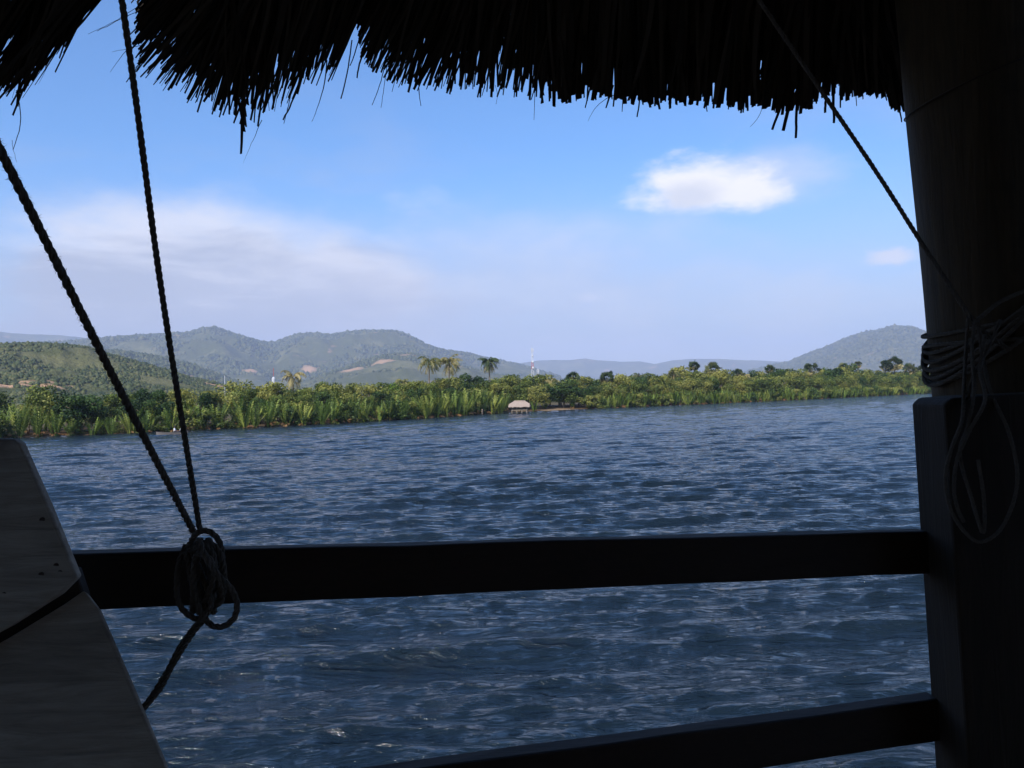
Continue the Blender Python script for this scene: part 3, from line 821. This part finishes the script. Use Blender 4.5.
def sitting_person(loc, rz, label, arm_up=False, cloth=M_cloth):
    """seated figure grown from a skeleton with a skin modifier"""
    o_e = bpy.data.meshes.new('person')
    J = [((0, 0, .10), .13), ((0, 0, .30), .115), ((0, 0, .46), .14), ((0, 0, .56), .06), ((0, .01, .62), .05), ((0, .02, .72), .095), ((0, .02, .80), .07),
         ((-.09, .06, .08), .085), ((-.12, .42, .14), .06), ((-.12, .50, -.16), .045), ((-.12, .60, -.20), .035),
         ((.09, .06, .08), .085), ((.12, .42, .14), .06), ((.12, .50, -.16), .045), ((.12, .60, -.20), .035),
         ((-.18, 0, .49), .055), ((-.25, .08, .26), .042), ((-.19, .30, .20), .032), ((-.17, .38, .19), .03),
         ((.18, 0, .49), .055), ((.25, .08, .26), .042), ((.19, .30, .20), .032), ((.17, .38, .19), .03)]
    E = [(0, 1), (1, 2), (2, 3), (3, 4), (4, 5), (5, 6), (0, 7), (7, 8), (8, 9), (9, 10), (0, 11), (11, 12), (12, 13), (13, 14), (2, 15), (15, 16), (16, 17), (17, 18), (2, 19), (19, 20), (20, 21), (21, 22)]
    o_e.from_pydata([j[0] for j in J], E, [])
    o = bpy.data.objects.new('person', o_e); COL.objects.link(o)
    sk = o.modifiers.new('skin', 'SKIN')
    for i, j in enumerate(J): o_e.skin_vertices[0].data[i].radius = (j[1], j[1])
    o_e.skin_vertices[0].data[0].use_root = True
    sb = o.modifiers.new('sub', 'SUBSURF'); sb.levels = 1; sb.render_levels = 1
    o_e.materials.append(M_skin); o.location = loc; o.rotation_euler = (0, 0, rz)
    def skin_part(name, js, es, mat, grow):
        me = bpy.data.meshes.new(name); me.from_pydata([J[j][0] for j in js], [(js.index(a), js.index(b_)) for a, b_ in es], [])
        c_ = bpy.data.objects.new(name, me); COL.objects.link(c_); c_.parent = o
        c_.modifiers.new('skin', 'SKIN')
        for i, j in enumerate(js): me.skin_vertices[0].data[i].radius = (J[j][1] * grow + .008,) * 2
        me.skin_vertices[0].data[0].use_root = True
        s2 = c_.modifiers.new('sub', 'SUBSURF'); s2.levels = 1; s2.render_levels = 1
        me.materials.append(mat)
    skin_part('shirt', [0, 1, 2, 3, 15, 16, 19, 20], [(0, 1), (1, 2), (2, 3), (2, 15), (15, 16), (2, 19), (19, 20)], cloth, 1.1)
    skin_part('trousers', [0, 7, 8, 9, 11, 12, 13], [(0, 7), (7, 8), (8, 9), (0, 11), (11, 12), (12, 13)], M_trs, 1.12)
    V = []; Fh = []; n = 10
    for i in range(6):
        ph = i / 5 * 1.75
        for k in range(n):
            a = 2 * math.pi * k / n; V.append((.1 * math.sin(ph) * math.cos(a), .02 + .108 * math.sin(ph) * math.sin(a) - .01, .735 + .115 * math.cos(ph) + (.02 if math.sin(a) > 0 else -.02) * i / 5))
    for i in range(5):
        for k in range(n): Fh.append([i * n + k, i * n + (k + 1) % n, (i + 1) * n + (k + 1) % n, (i + 1) * n + k])
    mesh_np('hair', V, Fh, [M_hair], o, True)
    tag(o, label, 'person'); return o
cr, sr = math.cos(R(8)), math.sin(R(8))
def inb(x, z): return (p.x + x * cr, p.y + x * sr, z)
sitting_person(inb(.30, .17), R(-80), 'person in a white shirt sitting in the middle of the low boat', cloth=M_cloth)
sitting_person(inb(1.05, .17), R(95), 'person in a pale shirt sitting at the right end of the low boat', cloth=paint('pale_shirt', (.6, .62, .66), .9))

# ------------------------------------------------------------------ the shelter: timber, rails, roof
def wood(name, c0, c1, scale=(14, 14, 1.2), rough=.75, bump=.3):
    m, t, b = material(name)
    tc = t.new('ShaderNodeTexCoord').outputs['Object']
    v = t.vmath('MULTIPLY', tc, scale)
    g = t.noise(v, 1.0, 8, .65, 1.5); sp = t.noise(tc, 9, 4, .6)
    c = t.mix(g, c0, c1); st_ = t.noise(t.vmath('MULTIPLY', tc, tuple(x * .12 for x in scale)), 1.6, 5, .7, .6)
    c = t.mix(t.math('MULTIPLY', t.smooth(st_, .42, .72), .6), c, c0)
    c = t.mix(t.math('MULTIPLY', t.smooth(sp, .55, .75), .5), c, tuple(x * .45 for x in c0))
    t.put(b, 'Base Color', c); b.inputs['Roughness'].default_value = rough; b.inputs['Specular IOR Level'].default_value = .3
    bp = t.new('ShaderNodeBump'); bp.inputs['Strength'].default_value = bump; bp.inputs['Distance'].default_value = .004; t.put(bp, 'Height', g); t.put(b, 'Normal', bp.outputs[0])
    return m
M_rail = wood('dark_rail_wood', (.016, .009, .005), (.034, .019, .011), (4, 90, 90))
M_post = wood('post_wood', (.018, .012, .005), (.085, .052, .022), (70, 70, 4), .8, .8)
M_board = wood('board_wood', (.010, .006, .003), (.036, .021, .010), (60, 60, 4), .8, .6)
M_plank = wood('bleached_plank_wood', (.10, .083, .064), (.60, .50, .39), (7, 60, 60), .8, 1.0)
M_deck = wood('deck_wood', (.05, .04, .03), (.1, .08, .06), (2, 20, 2))
M_nail = paint('rusty_nail', (.05, .03, .02), .6, .5)

def frame_beam(name, c0, c1, hgt, dep, mat, parent, bevel=.004, sub=12, warp=.0015, up=Vector((0, 0, 1))):
    """beam between two centres, with slightly uneven edges"""
    c0, c1 = Vector(c0), Vector(c1); d = (c1 - c0).normalized(); s_ = d.cross(up).normalized(); u = s_.cross(d)
    rg_ = random.Random(len(name) + int(hgt * 1e4)); V = []; Fc = []
    for i in range(sub + 1):
        c_ = c0.lerp(c1, i / sub)
        for a, b_ in ((-1, -1), (1, -1), (1, 1), (-1, 1)):
            V.append(c_ + u * (b_ * hgt / 2 + rg_.uniform(-warp, warp)) + s_ * (a * dep / 2 + rg_.uniform(-warp, warp)))
    for i in range(sub):
        for k in range(4): Fc.append([i * 4 + k, i * 4 + (k + 1) % 4, (i + 1) * 4 + (k + 1) % 4, (i + 1) * 4 + k])
    Fc += [[0, 3, 2, 1], [sub * 4 + k for k in range(4)]]
    o = mesh_np(name, V, Fc, [mat], parent)
    if bevel:
        b = o.modifiers.new('bevel', 'BEVEL'); b.width = bevel; b.segments = 2; b.limit_method = 'ANGLE'; b.angle_limit = R(50)
    return o

# railing
rl = empty('wooden_railing', (0, 1.25, 2.2)); tag(rl, 'dark wooden railing of two rough rails crossing the view above the water', 'railing')
def local(o, par):  # keep world placement under a parent that sits elsewhere
    o.matrix_parent_inverse = Matrix.Translation(par.location).inverted(); return o
local(frame_beam('top_rail', P(58, 580.5, 1.075), P(924, 550.5, 1.432), .0755, .036, M_rail, rl), rl)
local(frame_beam('bottom_rail', P(-60, 858, 1.03), P(934, 716.2, 1.432), .0755, .036, M_rail, rl), rl)

# squared timber the rails are nailed to
def prism(name, pts, vec, mat, parent=None, bevel=.004):
    n = len(pts); pts = [Vector(q_) for q_ in pts]; V = pts + [q_ + Vector(vec) for q_ in pts]
    Fc = [list(range(n))[::-1], [n + i for i in range(n)]] + [[i, (i + 1) % n, n + (i + 1) % n, n + i] for i in range(n)]
    o = mesh_np(name, V, Fc, [mat], parent)
    if bevel:
        b = o.modifiers.new('bevel', 'BEVEL'); b.width = bevel; b.segments = 2; b.limit_method = 'ANGLE'; b.angle_limit = R(30)
    return o
tl = P(911, 404, 1.44); bl = P(937, 800, 1.44); dirv = (bl - tl).normalized()
bl2 = tl + dirv * 1.3
w_ = Vector((.24, 0, 0))
pp = prism('squared_post', [tl, tl + Vector((.012, 0, .011)), tl + w_ * .33 + Vector((0, 0, .014)), tl + w_ + Vector((0, 0, .016)), bl2 + w_, bl2], (0, -.112, 0), M_board, None, .005)
tag(pp, 'squared dark timber post with a notched top holding the right ends of the rails', 'post')

# round pole
def pole():
    c0 = P(944, -260, 1.56); c1 = P(1007, 380, 1.56); d = (c1 - c0); c2 = c1 + d * 1.25
    V = []; n = 40; m = 70
    for i in range(m + 1):
        t_ = i / m; c_ = c0.lerp(c2, t_)
        for k in range(n):
            a = 2 * math.pi * k / n
            r = .132 * (1.0 + .06 * (t_ - .4)) * (1 + .012 * math.sin(3 * a + t_ * 5) + .008 * math.sin(7 * a - t_ * 9) + .01 * math.sin(t_ * 23 + a))
            V.append((c_.x + r * math.cos(a), c_.y + r * math.sin(a), c_.z))
    I = (np.arange(m)[:, None] * n + np.arange(n)[None]).ravel(); J = (np.arange(m)[:, None] * n + (np.arange(n)[None] + 1) % n).ravel()
    Fc = np.stack([I, J, J + n, I + n], 1)
    o = mesh_np('round_post', V, Fc, [M_post], None, True)
    tag(o, 'thick round log post holding up the thatched roof on the right', 'post'); return c0, c1, c2
PC0, PC1, PC2 = pole()
def pole_axis(z):
    t_ = (z - PC0.z) / (PC2.z - PC0.z); return PC0.lerp(PC2, t_)

# ---- ropes
M_rope, t, b = material('weathered_rope')
tc = t.new('ShaderNodeTexCoord').outputs['Object']
t.put(b, 'Base Color', t.mix(t.noise(tc, 180, 3), (.05, .042, .035), (.13, .11, .09))); b.inputs['Roughness'].default_value = .95; b.inputs['Specular IOR Level'].default_value = .1

def catmull(pts, per=10):
    pts = [Vector(q_) for q_ in pts]; ex = [pts[0] * 2 - pts[1]] + pts + [pts[-1] * 2 - pts[-2]]; out = []
    for i in range(1, len(ex) - 2):
        p0, p1, p2, p3 = ex[i - 1:i + 3]
        for k in range(per):
            t_ = k / per
            out.append(.5 * ((2 * p1) + (p2 - p0) * t_ + (2 * p0 - 5 * p1 + 4 * p2 - p3) * t_ ** 2 + (3 * p1 - p0 - 3 * p2 + p3) * t_ ** 3))
    out.append(ex[-2]); return out
def resample(pts, step):
    d = [0]
    for a, b_ in zip(pts, pts[1:]): d.append(d[-1] + (b_ - a).length)
    n = max(4, int(d[-1] / step)); xs = np.linspace(0, d[-1], n + 1); arr = np.array([tuple(p_) for p_ in pts])
    return [Vector(v_) for v_ in np.stack([np.interp(xs, d, arr[:, i]) for i in range(3)], 1)], d[-1]
def rope(name, pts, rad, parent=None, fuzz=900, pitch=None, mat=None, seed=1, smoothp=True):
    """three-strand laid rope with loose fibres"""
    path = catmull(pts) if smoothp and len(pts) > 2 else [Vector(q_) for q_ in pts]
    step = rad * .9; path, L = resample(path, step); pitch = pitch or rad * 7
    mb = MB(); rg_ = random.Random(seed)
    a = (path[1] - path[0]).orthogonal().normalized(); fr = []
    for i, p_ in enumerate(path):
        t_ = (path[min(i + 1, len(path) - 1)] - path[max(i - 1, 0)]).normalized(); a = (a - t_ * a.dot(t_)).normalized(); fr.append((p_, t_, a.copy(), t_.cross(a)))
    dl = L / (len(path) - 1)
    for s_ in range(3):
        cs = []
        for i, (p_, t_, u, w) in enumerate(fr):
            an = 2 * math.pi * (i * dl / pitch + s_ / 3); cs.append(p_ + (u * math.cos(an) + w * math.sin(an)) * rad * .5)
        mb.tube(cs, rad * .54, 6)
    nf = int(fuzz * L)
    for _ in range(nf):
        p_, t_, u, w = fr[rg_.randrange(len(fr))]; an = rg_.uniform(0, 6.283); o = u * math.cos(an) + w * math.sin(an)
        ln = rad * rg_.uniform(.25, 1.05); b0 = p_ + o * rad * .9; d = (o + t_ * rg_.uniform(-1.1, 1.1)).normalized()
        sd_ = t_.cross(o) * rad * .12
        mb.add([b0 - sd_, b0 + sd_, b0 + d * ln], [[0, 1, 2]])
    o = mb.build(name, mat or M_rope, parent); return o

RT = empty('knotted_rope', P(203, 560, 1.1)); tag(RT, 'frayed dark rope with two taut lines knotted round the left end of the top rail', 'rope')
def lp(o): return local(o, RT)
ra = .0041
a0, a1 = P(0, 150, .72), P(194, 533, 1.085)
a_top = a0 + (a0 - a1) * 1.3
sag = Vector((0, 0, -.004))
lp(rope('rope_line', [a_top, a0, (a0 + a1) / 2 + sag, a1], .0046, RT, 1500, seed=2))
b0, b1 = P(122, 0, .93), P(200, 531, 1.09); b_top = b0 + (b0 - b1) * 1.1
lp(rope('rope_line', [b_top, b0, (b0 + b1) / 2 + Vector((-.004, 0, 0)), b1], ra, RT, 1200, seed=3))
# knot: turns round the rail and a lumpy hitch in front
def turn(px, dpx, seed, front=1.045, back=1.125, y0=540, y1=612):
    rg_ = random.Random(seed); pts = []
    for i in range(13):
        a = 2 * math.pi * i / 12; yy = (y0 + y1) / 2 - (y1 - y0) / 2 * math.cos(a)
        dd = (front + back) / 2 - (back - front) / 2 * math.sin(a); pts.append(P(px + dpx * math.sin(a / 2) + rg_.uniform(-1.5, 1.5), yy, dd))
    return pts
for i, (x, dx) in enumerate(((192, 6), (200, -8), (208, 5))):
    lp(rope('rope_turn', turn(x, dx, i), ra, RT, 900, seed=10 + i))
kn = [(188, 548, 1.05), (196, 534, 1.03), (208, 531, 1.03), (219, 541, 1.03), (222, 560, 1.03), (217, 585, 1.03), (205, 596, 1.03), (193, 585, 1.03), (190, 562, 1.025), (200, 545, 1.015), (212, 552, 1.01), (214, 575, 1.01), (204, 600, 1.015), (196, 570, 1.02), (205, 542, 1.015), (221, 556, 1.02), (224, 590, 1.03), (214, 606, 1.035), (222, 596, 1.03), (210, 560, 1.0), (196, 556, 1.0), (193, 590, 1.01)]
lp(rope('rope_knot', [P(*q_) for q_ in kn], ra, RT, 1100, seed=20))
l1 = [(186, 545, 1.03), (180, 560, 1.02), (177, 580, 1.01), (178, 600, 1.01), (185, 612, 1.01), (197, 619, 1.01), (205, 616, 1.015), (211, 603, 1.015), (206, 585, 1.015), (196, 560, 1.02), (190, 548, 1.02)]
lp(rope('rope_loop', [P(*q_) for q_ in l1], ra * .95, RT, 1000, seed=21))
l2 = [(199, 540, 1.0), (205, 556, .995), (219, 576, .995), (232, 590, 1.0), (237, 604, 1.0), (234, 618, 1.0), (224, 626, 1.0), (213, 626, 1.005), (205, 618, 1.01), (198, 606, 1.01), (194, 588, 1.01), (190, 568, 1.02), (186, 552, 1.02)]
lp(rope('rope_loop', [P(*q_) for q_ in l2], ra, RT, 1000, seed=22))
for k, dx in enumerate((-1.8, 2.0)):
    tl_ = [(203 + dx, 600, 1.02), (203 + dx, 617, 1.01), (192 + dx * .9, 632, 1.0), (180 + dx, 650, .98), (170 + dx * .5, 668, .975), (160 + dx, 686, .97), (150 + dx * .6, 700, .965), (138 + dx * .4, 714, .96), (128, 726, .96)]
    lp(rope('rope_tail', [P(*q_) for q_ in tl_], ra * .86, RT, 1000, seed=30 + k))

# rope on the right: stay line, wraps round the pole, hanging loops
RR_ = empty('lashing_rope', P(965, 345, 1.4)); tag(RR_, 'rope crossing the sky and lashed round the thick round post, slack hanging in loops', 'rope')
def lr(o): return local(o, RR_)
c0_, c1_ = P(757, -3, 1.50), P(967, 312, 1.405)
c_top = c0_ + (c0_ - c1_) * .45
lr(rope('rope_line', [c_top, c0_, P(867, 158, 1.452), P(921, 242, 1.428), c1_, P(985, 333, 1.40), P(1010, 350, 1.41)], .0042, RR_, 900, seed=40))
prad = .1385
def wrap(z_front, z_left, z_right, extra, seed):
    pts = []
    for i in range(25):
        a = 2 * math.pi * i / 24       # 0 = right (+x)
        z = H + (z_left + z_right) / 2 + (z_right - z_left) / 2 * math.cos(a) + z_front * -min(0, math.sin(a)) ; ax = pole_axis(z); rr_ = prad + extra
        pts.append(Vector((ax.x + rr_ * math.cos(a), ax.y + rr_ * math.sin(a), z)))
    return pts
zpx = lambda y: (P(950, y, 1.45).z - H)
wr = [(332, 300, .0), (350, 262, .001), (360, 240, .003), (369, 222, .005), (377, 208, .003), (385, 222, .005), (342, 340, .0), (383, 270, 0)]
for i, (yl, yr, ex) in enumerate(wr):
    lr(rope('rope_wrap', wrap(.006 * (i % 3), zpx(yl), zpx(yr), ex, i), .0042, RR_, 350, seed=50 + i))
loops = [[(968, 318, 1.395), (966, 350, 1.38), (964, 385, 1.345), (962, 420, 1.30), (951, 450, 1.30), (945, 480, 1.30), (950, 508, 1.30), (963, 530, 1.30), (980, 542, 1.30), (1000, 530, 1.30), (1014, 500, 1.30), (1017, 470, 1.30), (1008, 430, 1.305), (990, 390, 1.34), (982, 350, 1.385), (978, 322, 1.40)],
         [(985, 335, 1.385), (980, 370, 1.345), (985, 400, 1.30), (970, 430, 1.295), (957, 460, 1.30), (954, 490, 1.30), (958, 510, 1.30), (964, 522, 1.30)],
         [(975, 320, 1.39), (972, 350, 1.37), (974, 390, 1.33), (968, 425, 1.30), (960, 455, 1.305), (972, 500, 1.30), (983, 533, 1.30), (984, 500, 1.30), (978, 460, 1.305)],
         [(1000, 320, 1.40), (990, 345, 1.38), (972, 380, 1.345), (968, 400, 1.33)]]
for i, l in enumerate(loops): lr(rope('rope_loop', [P(*q_) for q_ in l], .0032, RR_, 500, seed=60 + i))
lr(rope('rope_line', [P(975, 322, 1.39), P(1000, 302, 1.40), P(1030, 288, 1.42), P(1060, 270, 1.45)], .0038, RR_, 500, seed=70))
# thin wire round the pole near the eave
pts = []
for i in range(25):
    a = 2 * math.pi * i / 24; z = H + zpx(66) + .045 * math.cos(a); ax = pole_axis(z); pts.append(Vector((ax.x + .134 * math.cos(a), ax.y + .134 * math.sin(a), z)))
mb = MB(); mb.tube(catmull(pts, 4), .0016, 6); tag(mb.build('binding_wire', M_nail, None, True), 'thin dark wire tied round the round post just under the thatch', 'wire')

# ---- bleached planks at the left edge
PL = empty('plank_panel', P(20, 600, .98)); tag(PL, 'slanting panel of two weathered grey planks at the left edge', 'panel')
def plate(name, corners, th, mat, bevel=.003):
    pts = [P(*q_) for q_ in corners]; n = (pts[1] - pts[0]).cross(pts[2] - pts[0]).normalized()
    if n.y < 0: n = -n
    o = prism(name, pts, n * th, mat, PL, bevel); return local(o, PL)
plate('upper_plank', [(-140, 432, .99), (14, 439.5, .99), (20, 443, .99), (48, 506, .965), (77, 578, .94), (60, 595, .935), (10, 627, .92), (-140, 705, .89)], .013, M_plank)
plate('lower_plank', [(-150, 724, .905), (8, 637, .932), (64, 603, .948), (84, 589, .955), (97, 606, .948), (130, 682, .92), (168, 772, .888), (200, 850, .86), (-150, 850, .86)], .013, M_plank)
plate('dark_groove_strip', [(-140, 690, .94), (60, 585, .97), (74, 566, .975), (84, 596, .975), (60, 625, .96), (-140, 740, .93)], .02, M_rail)  # added dark strip, turns the open gap between the planks into a dark groove
for i, (x, y, dd) in enumerate(((56, 566, .944), (60, 573, .942), (41, 575, .94), (4, 595, .932), (22, 470, .981), (42, 520, .96), (104, 656, .931), (140, 742, .9))):
    c_ = P(x, y, dd + .0); mb = MB(); mb.tube([c_, c_ + Vector((0, .012, 0))], [.0034, .0034], 10); o = mb.build('nail', M_nail, PL); local(o, PL)

# ---- thatched roof
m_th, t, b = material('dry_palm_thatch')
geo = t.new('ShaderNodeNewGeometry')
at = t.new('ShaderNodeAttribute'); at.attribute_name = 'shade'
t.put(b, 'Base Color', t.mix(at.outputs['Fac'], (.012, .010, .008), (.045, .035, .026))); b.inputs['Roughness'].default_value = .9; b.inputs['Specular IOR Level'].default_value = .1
RF = empty('thatched_roof', (0, 0, H + 1.2)); tag(RF, 'dark palm thatch roof with a ragged fringe hanging over the view', 'roof')
def lf(o): return local(o, RF)
EY, EZ = 1.76, H + .95; SL = .47
yr, zr_ = -.7, EZ + (1.76 + .7) * SL
mb = MB(); x0, x1 = -4.2, 4.2; th_ = .16
def roof_slab(ya, za, yb, zb):
    mb.add([(x0, ya, za), (x1, ya, za), (x1, yb, zb), (x0, yb, zb), (x0, ya, za + th_), (x1, ya, za + th_), (x1, yb, zb + th_), (x0, yb, zb + th_)],
           [[0, 3, 2, 1], [4, 5, 6, 7], [0, 1, 5, 4], [2, 3, 7, 6], [1, 2, 6, 5], [3, 0, 4, 7]])
roof_slab(yr, zr_, EY, EZ); roof_slab(-3.6, EZ - .3, yr - .002, zr_)
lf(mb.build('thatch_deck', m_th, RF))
for x in (-2.1, -1.4, -.25, .45, 1.9):
    mb = MB(); mb.tube([(x, yr, zr_ - .04), (x, EY - .1, EZ + .0)], .03, 8); lf(mb.build('rafter', M_post, RF, True))

tip = [(141, -30), (140, 0), (137, 40), (135, 72), (150, 80), (160, 86), (180, 95), (200, 111), (215, 119), (232, 128), (243, 133), (252, 128), (265, 117), (285, 106), (300, 96), (312, 88), (325, 84), (336, 72), (342, 48), (347, 25), (356, 22), (361, 62), (375, 79), (390, 82), (420, 88), (470, 92), (520, 97), (550, 102), (600, 97), (650, 104), (700, 103), (745, 108), (790, 111), (812, 106), (835, 93), (850, 98), (880, 95), (900, 112), (930, 120), (1000, 124), (1200, 132), (1500, 150)]
tipL = [(-300, 140), (-120, 122), (-40, 112), (0, 110), (12, 104), (22, 96), (40, 76), (58, 54), (76, 22), (88, 0), (96, -25)]
leanx = [-300, 0, 60, 96, 132, 140, 180, 215, 243, 265, 300, 340, 350, 362, 400, 470, 560, 650, 800, 850, 900, 1000, 1500]
leany = [-.62, -.6, -.5, -.35, -.92, -.9, -.62, -.3, -.06, -.16, -.30, -.36, -.42, -.40, -.30, -.22, -.08, -.05, -.10, .05, .25, .1, 0]
BV, BF, BA = [], [], []
rg = random.Random(99)
def blade(root, tipp, w0, w1, y0, y1, bend=0.0, sh=.5, seg=6):
    a = P(root[0], root[1], y0); b_ = P(tipp[0], tipp[1], y1); d = b_ - a; L = d.length
    sd_ = d.cross(Vector((0, 1, 0))).normalized(); tw = rg.uniform(-.9, .9)
    base = len(BV)
    for i in range(seg + 1):
        t_ = i / seg; c_ = a + d * t_ + sd_ * bend * L * math.sin(math.pi * t_) + Vector((0, rg.uniform(-.002, .002), -.02 * L * 4 * t_ * (1 - t_) * 0))
        an = tw * t_; s2 = (sd_ * math.cos(an) + Vector((0, 1, 0)) * math.sin(an)); w = (w0 + (w1 - w0) * t_) / 2
        BV.append(c_ - s2 * w); BV.append(c_ + s2 * w); BA.extend([sh, sh])
    for i in range(seg): k = base + i * 2; BF.append([k, k + 1, k + 3, k + 2])
def poly_at(poly, s_):
    xs = [0]
    for a, b_ in zip(poly, poly[1:]): xs.append(xs[-1] + math.hypot(b_[0] - a[0], b_[1] - a[1]))
    v = s_ * xs[-1]; return float(np.interp(v, xs, [a[0] for a in poly])), float(np.interp(v, xs, [a[1] for a in poly]))
def fringe(poly, n, depth_in, y1r=(1.80, 2.0)):
    for i in range(n):
        x, y = poly_at(poly, rg.random())
        inn = rg.random() ** (.85 if x < 350 else 1.25 if x < 560 else 1.9) * depth_in
        y -= inn; x += (rg.uniform(0, .25) * inn if x < 345 else 0) if x < 200 else rg.uniform(-.1, .1) * inn
        y += rg.gauss(0, 2.2 if x < 560 else 1.5) + (rg.random() < .05) * rg.uniform(2, 9) + 2 * math.sin(x * .61) * math.sin(x * .23 + 1)
        if 96 < x < 142 or (x < 96 and y < 95): x += rg.gauss(0, 4)
        if y < -20: continue
        q1 = random.Random(int(x / 11 + 1000) * 7 + 1); q2 = random.Random(int(x / 4 + 3000) * 13 + 5)
        am = 1.0 if x < 560 else .55
        y += (q1.uniform(-5, 5) + q2.uniform(-4, 4)) * am * max(0, 1 - inn / 60)
        ln = float(np.interp(x, leanx, leany)) + rg.gauss(0, .12 if x < 100 else .07) + q1.uniform(-.13, .13) * am + q2.uniform(-.08, .08)
        ry = -42 - rg.uniform(0, 26); rx = x - ln * (y - ry)
        blade((rx, ry), (x, y), rg.uniform(.005, .012) if x < 560 else rg.uniform(.007, .017), rg.uniform(.0015, .007) if x < 560 else rg.uniform(.003, .013), EY - rg.uniform(0, .10), rg.uniform(*y1r), rg.gauss(0, .022), rg.random())
fringe(tip, 5200, 70); fringe(tipL, 1300, 70)
# thicker strands that stick out, as (root, tip, width mm, end width mm, bend)
for r_, t_, w, w2, bd in [((243, 100), (241, 154), 7, 8, .0), ((262, 120), (243, 163), 1.5, 1, .0), ((86, -10), (28, 86), 5, 2.5, -.13), ((16, 90), (13, 150), 2.2, 1.2, .10), ((12, 140), (17, 162), 1, .6, -.04), ((110, -12), (66, 32), 1.5, 1, 0),
        ((140, 6), (88, 34), 1.4, 1, .02), ((150, 20), (110, 72), 2.5, 2, .0), ((140, 10), (97, 31), 1.3, 1, .0), ((143, 45), (112, 52), 1.4, 1, 0), ((150, 50), (126, 82), 2, 2, 0),
        ((327, 60), (312, 122), 3, 2, .05), ((352, 40), (341, 99), 2.6, 3, .02), ((300, 80), (283, 120), 4, 3, .03), ((292, 90), (284, 124), 2, 2, 0), ((364, 10), (350, 66), 3, 2, .04), ((372, 40), (357, 78), 4, 3, -.08),
        ((386, 60), (372, 105), 2, 1.5, .03), ((388, 60), (381, 108), 1.6, 1.2, 0), ((400, 60), (392, 92), 2, 1.5, 0), ((420, 70), (421, 106), 3, 1.2, -.05), ((535, 90), (534, 120), 1.4, 1, 0), ((554, 80), (554, 107), 9, 9, 0), ((495, 85), (496, 104), 1, .7, .1),
        ((614, 95), (588, 121), 1.5, .8, -.12), ((613, 85), (606, 108), 5, 4, 0), ((624, 85), (622, 112), 3, 2, 0), ((640, 85), (637, 117), 3.4, 3, .03), ((655, 90), (655, 106), 4, 4, 0),
        ((671, 80), (670, 109), 6, 6, 0), ((763, 100), (750, 127), 1.2, .8, .12), ((785, 95), (772, 130), 6, 5, 0), ((793, 90), (783, 131), 8, 7, 0), ((797, 90), (796, 138), 6, 5, 0), ((833, 80), (834, 123), 7, 6, 0), ((826, 90), (825, 113), 5, 5, 0), ((896, 90), (902, 122), 5, 3, 0), ((705, 90), (707, 112), 3, 2, 0)]:
    y_ = rg.uniform(1.78, 1.86)
    blade(r_, t_, w * .001 * 1.1, w2 * .001 * 1.1, y_, y_ + .02, bd, .4, 9)
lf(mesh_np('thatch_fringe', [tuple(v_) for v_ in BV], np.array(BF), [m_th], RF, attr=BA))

# back wall and floor of the shelter keep its inside dark
mb = MB(); n = 26
for i in range(n):
    w = 8.0 / n; mb.box((-4 + (i + .5) * w, -1.9, H + .45), w - .004, .03, 3.1)
mb.box((0, -1.935, H + .45), 8.0, .03, 3.1)
tag(mb.build('back_wall', M_deck, None, False), 'dark board wall behind the viewer', kind='structure')
mb = MB(); mb.box((0, -.95, 1.92), 8.2, 5.0, .06); tag(mb.build('deck', M_deck), 'plank floor of the shelter', kind='structure')
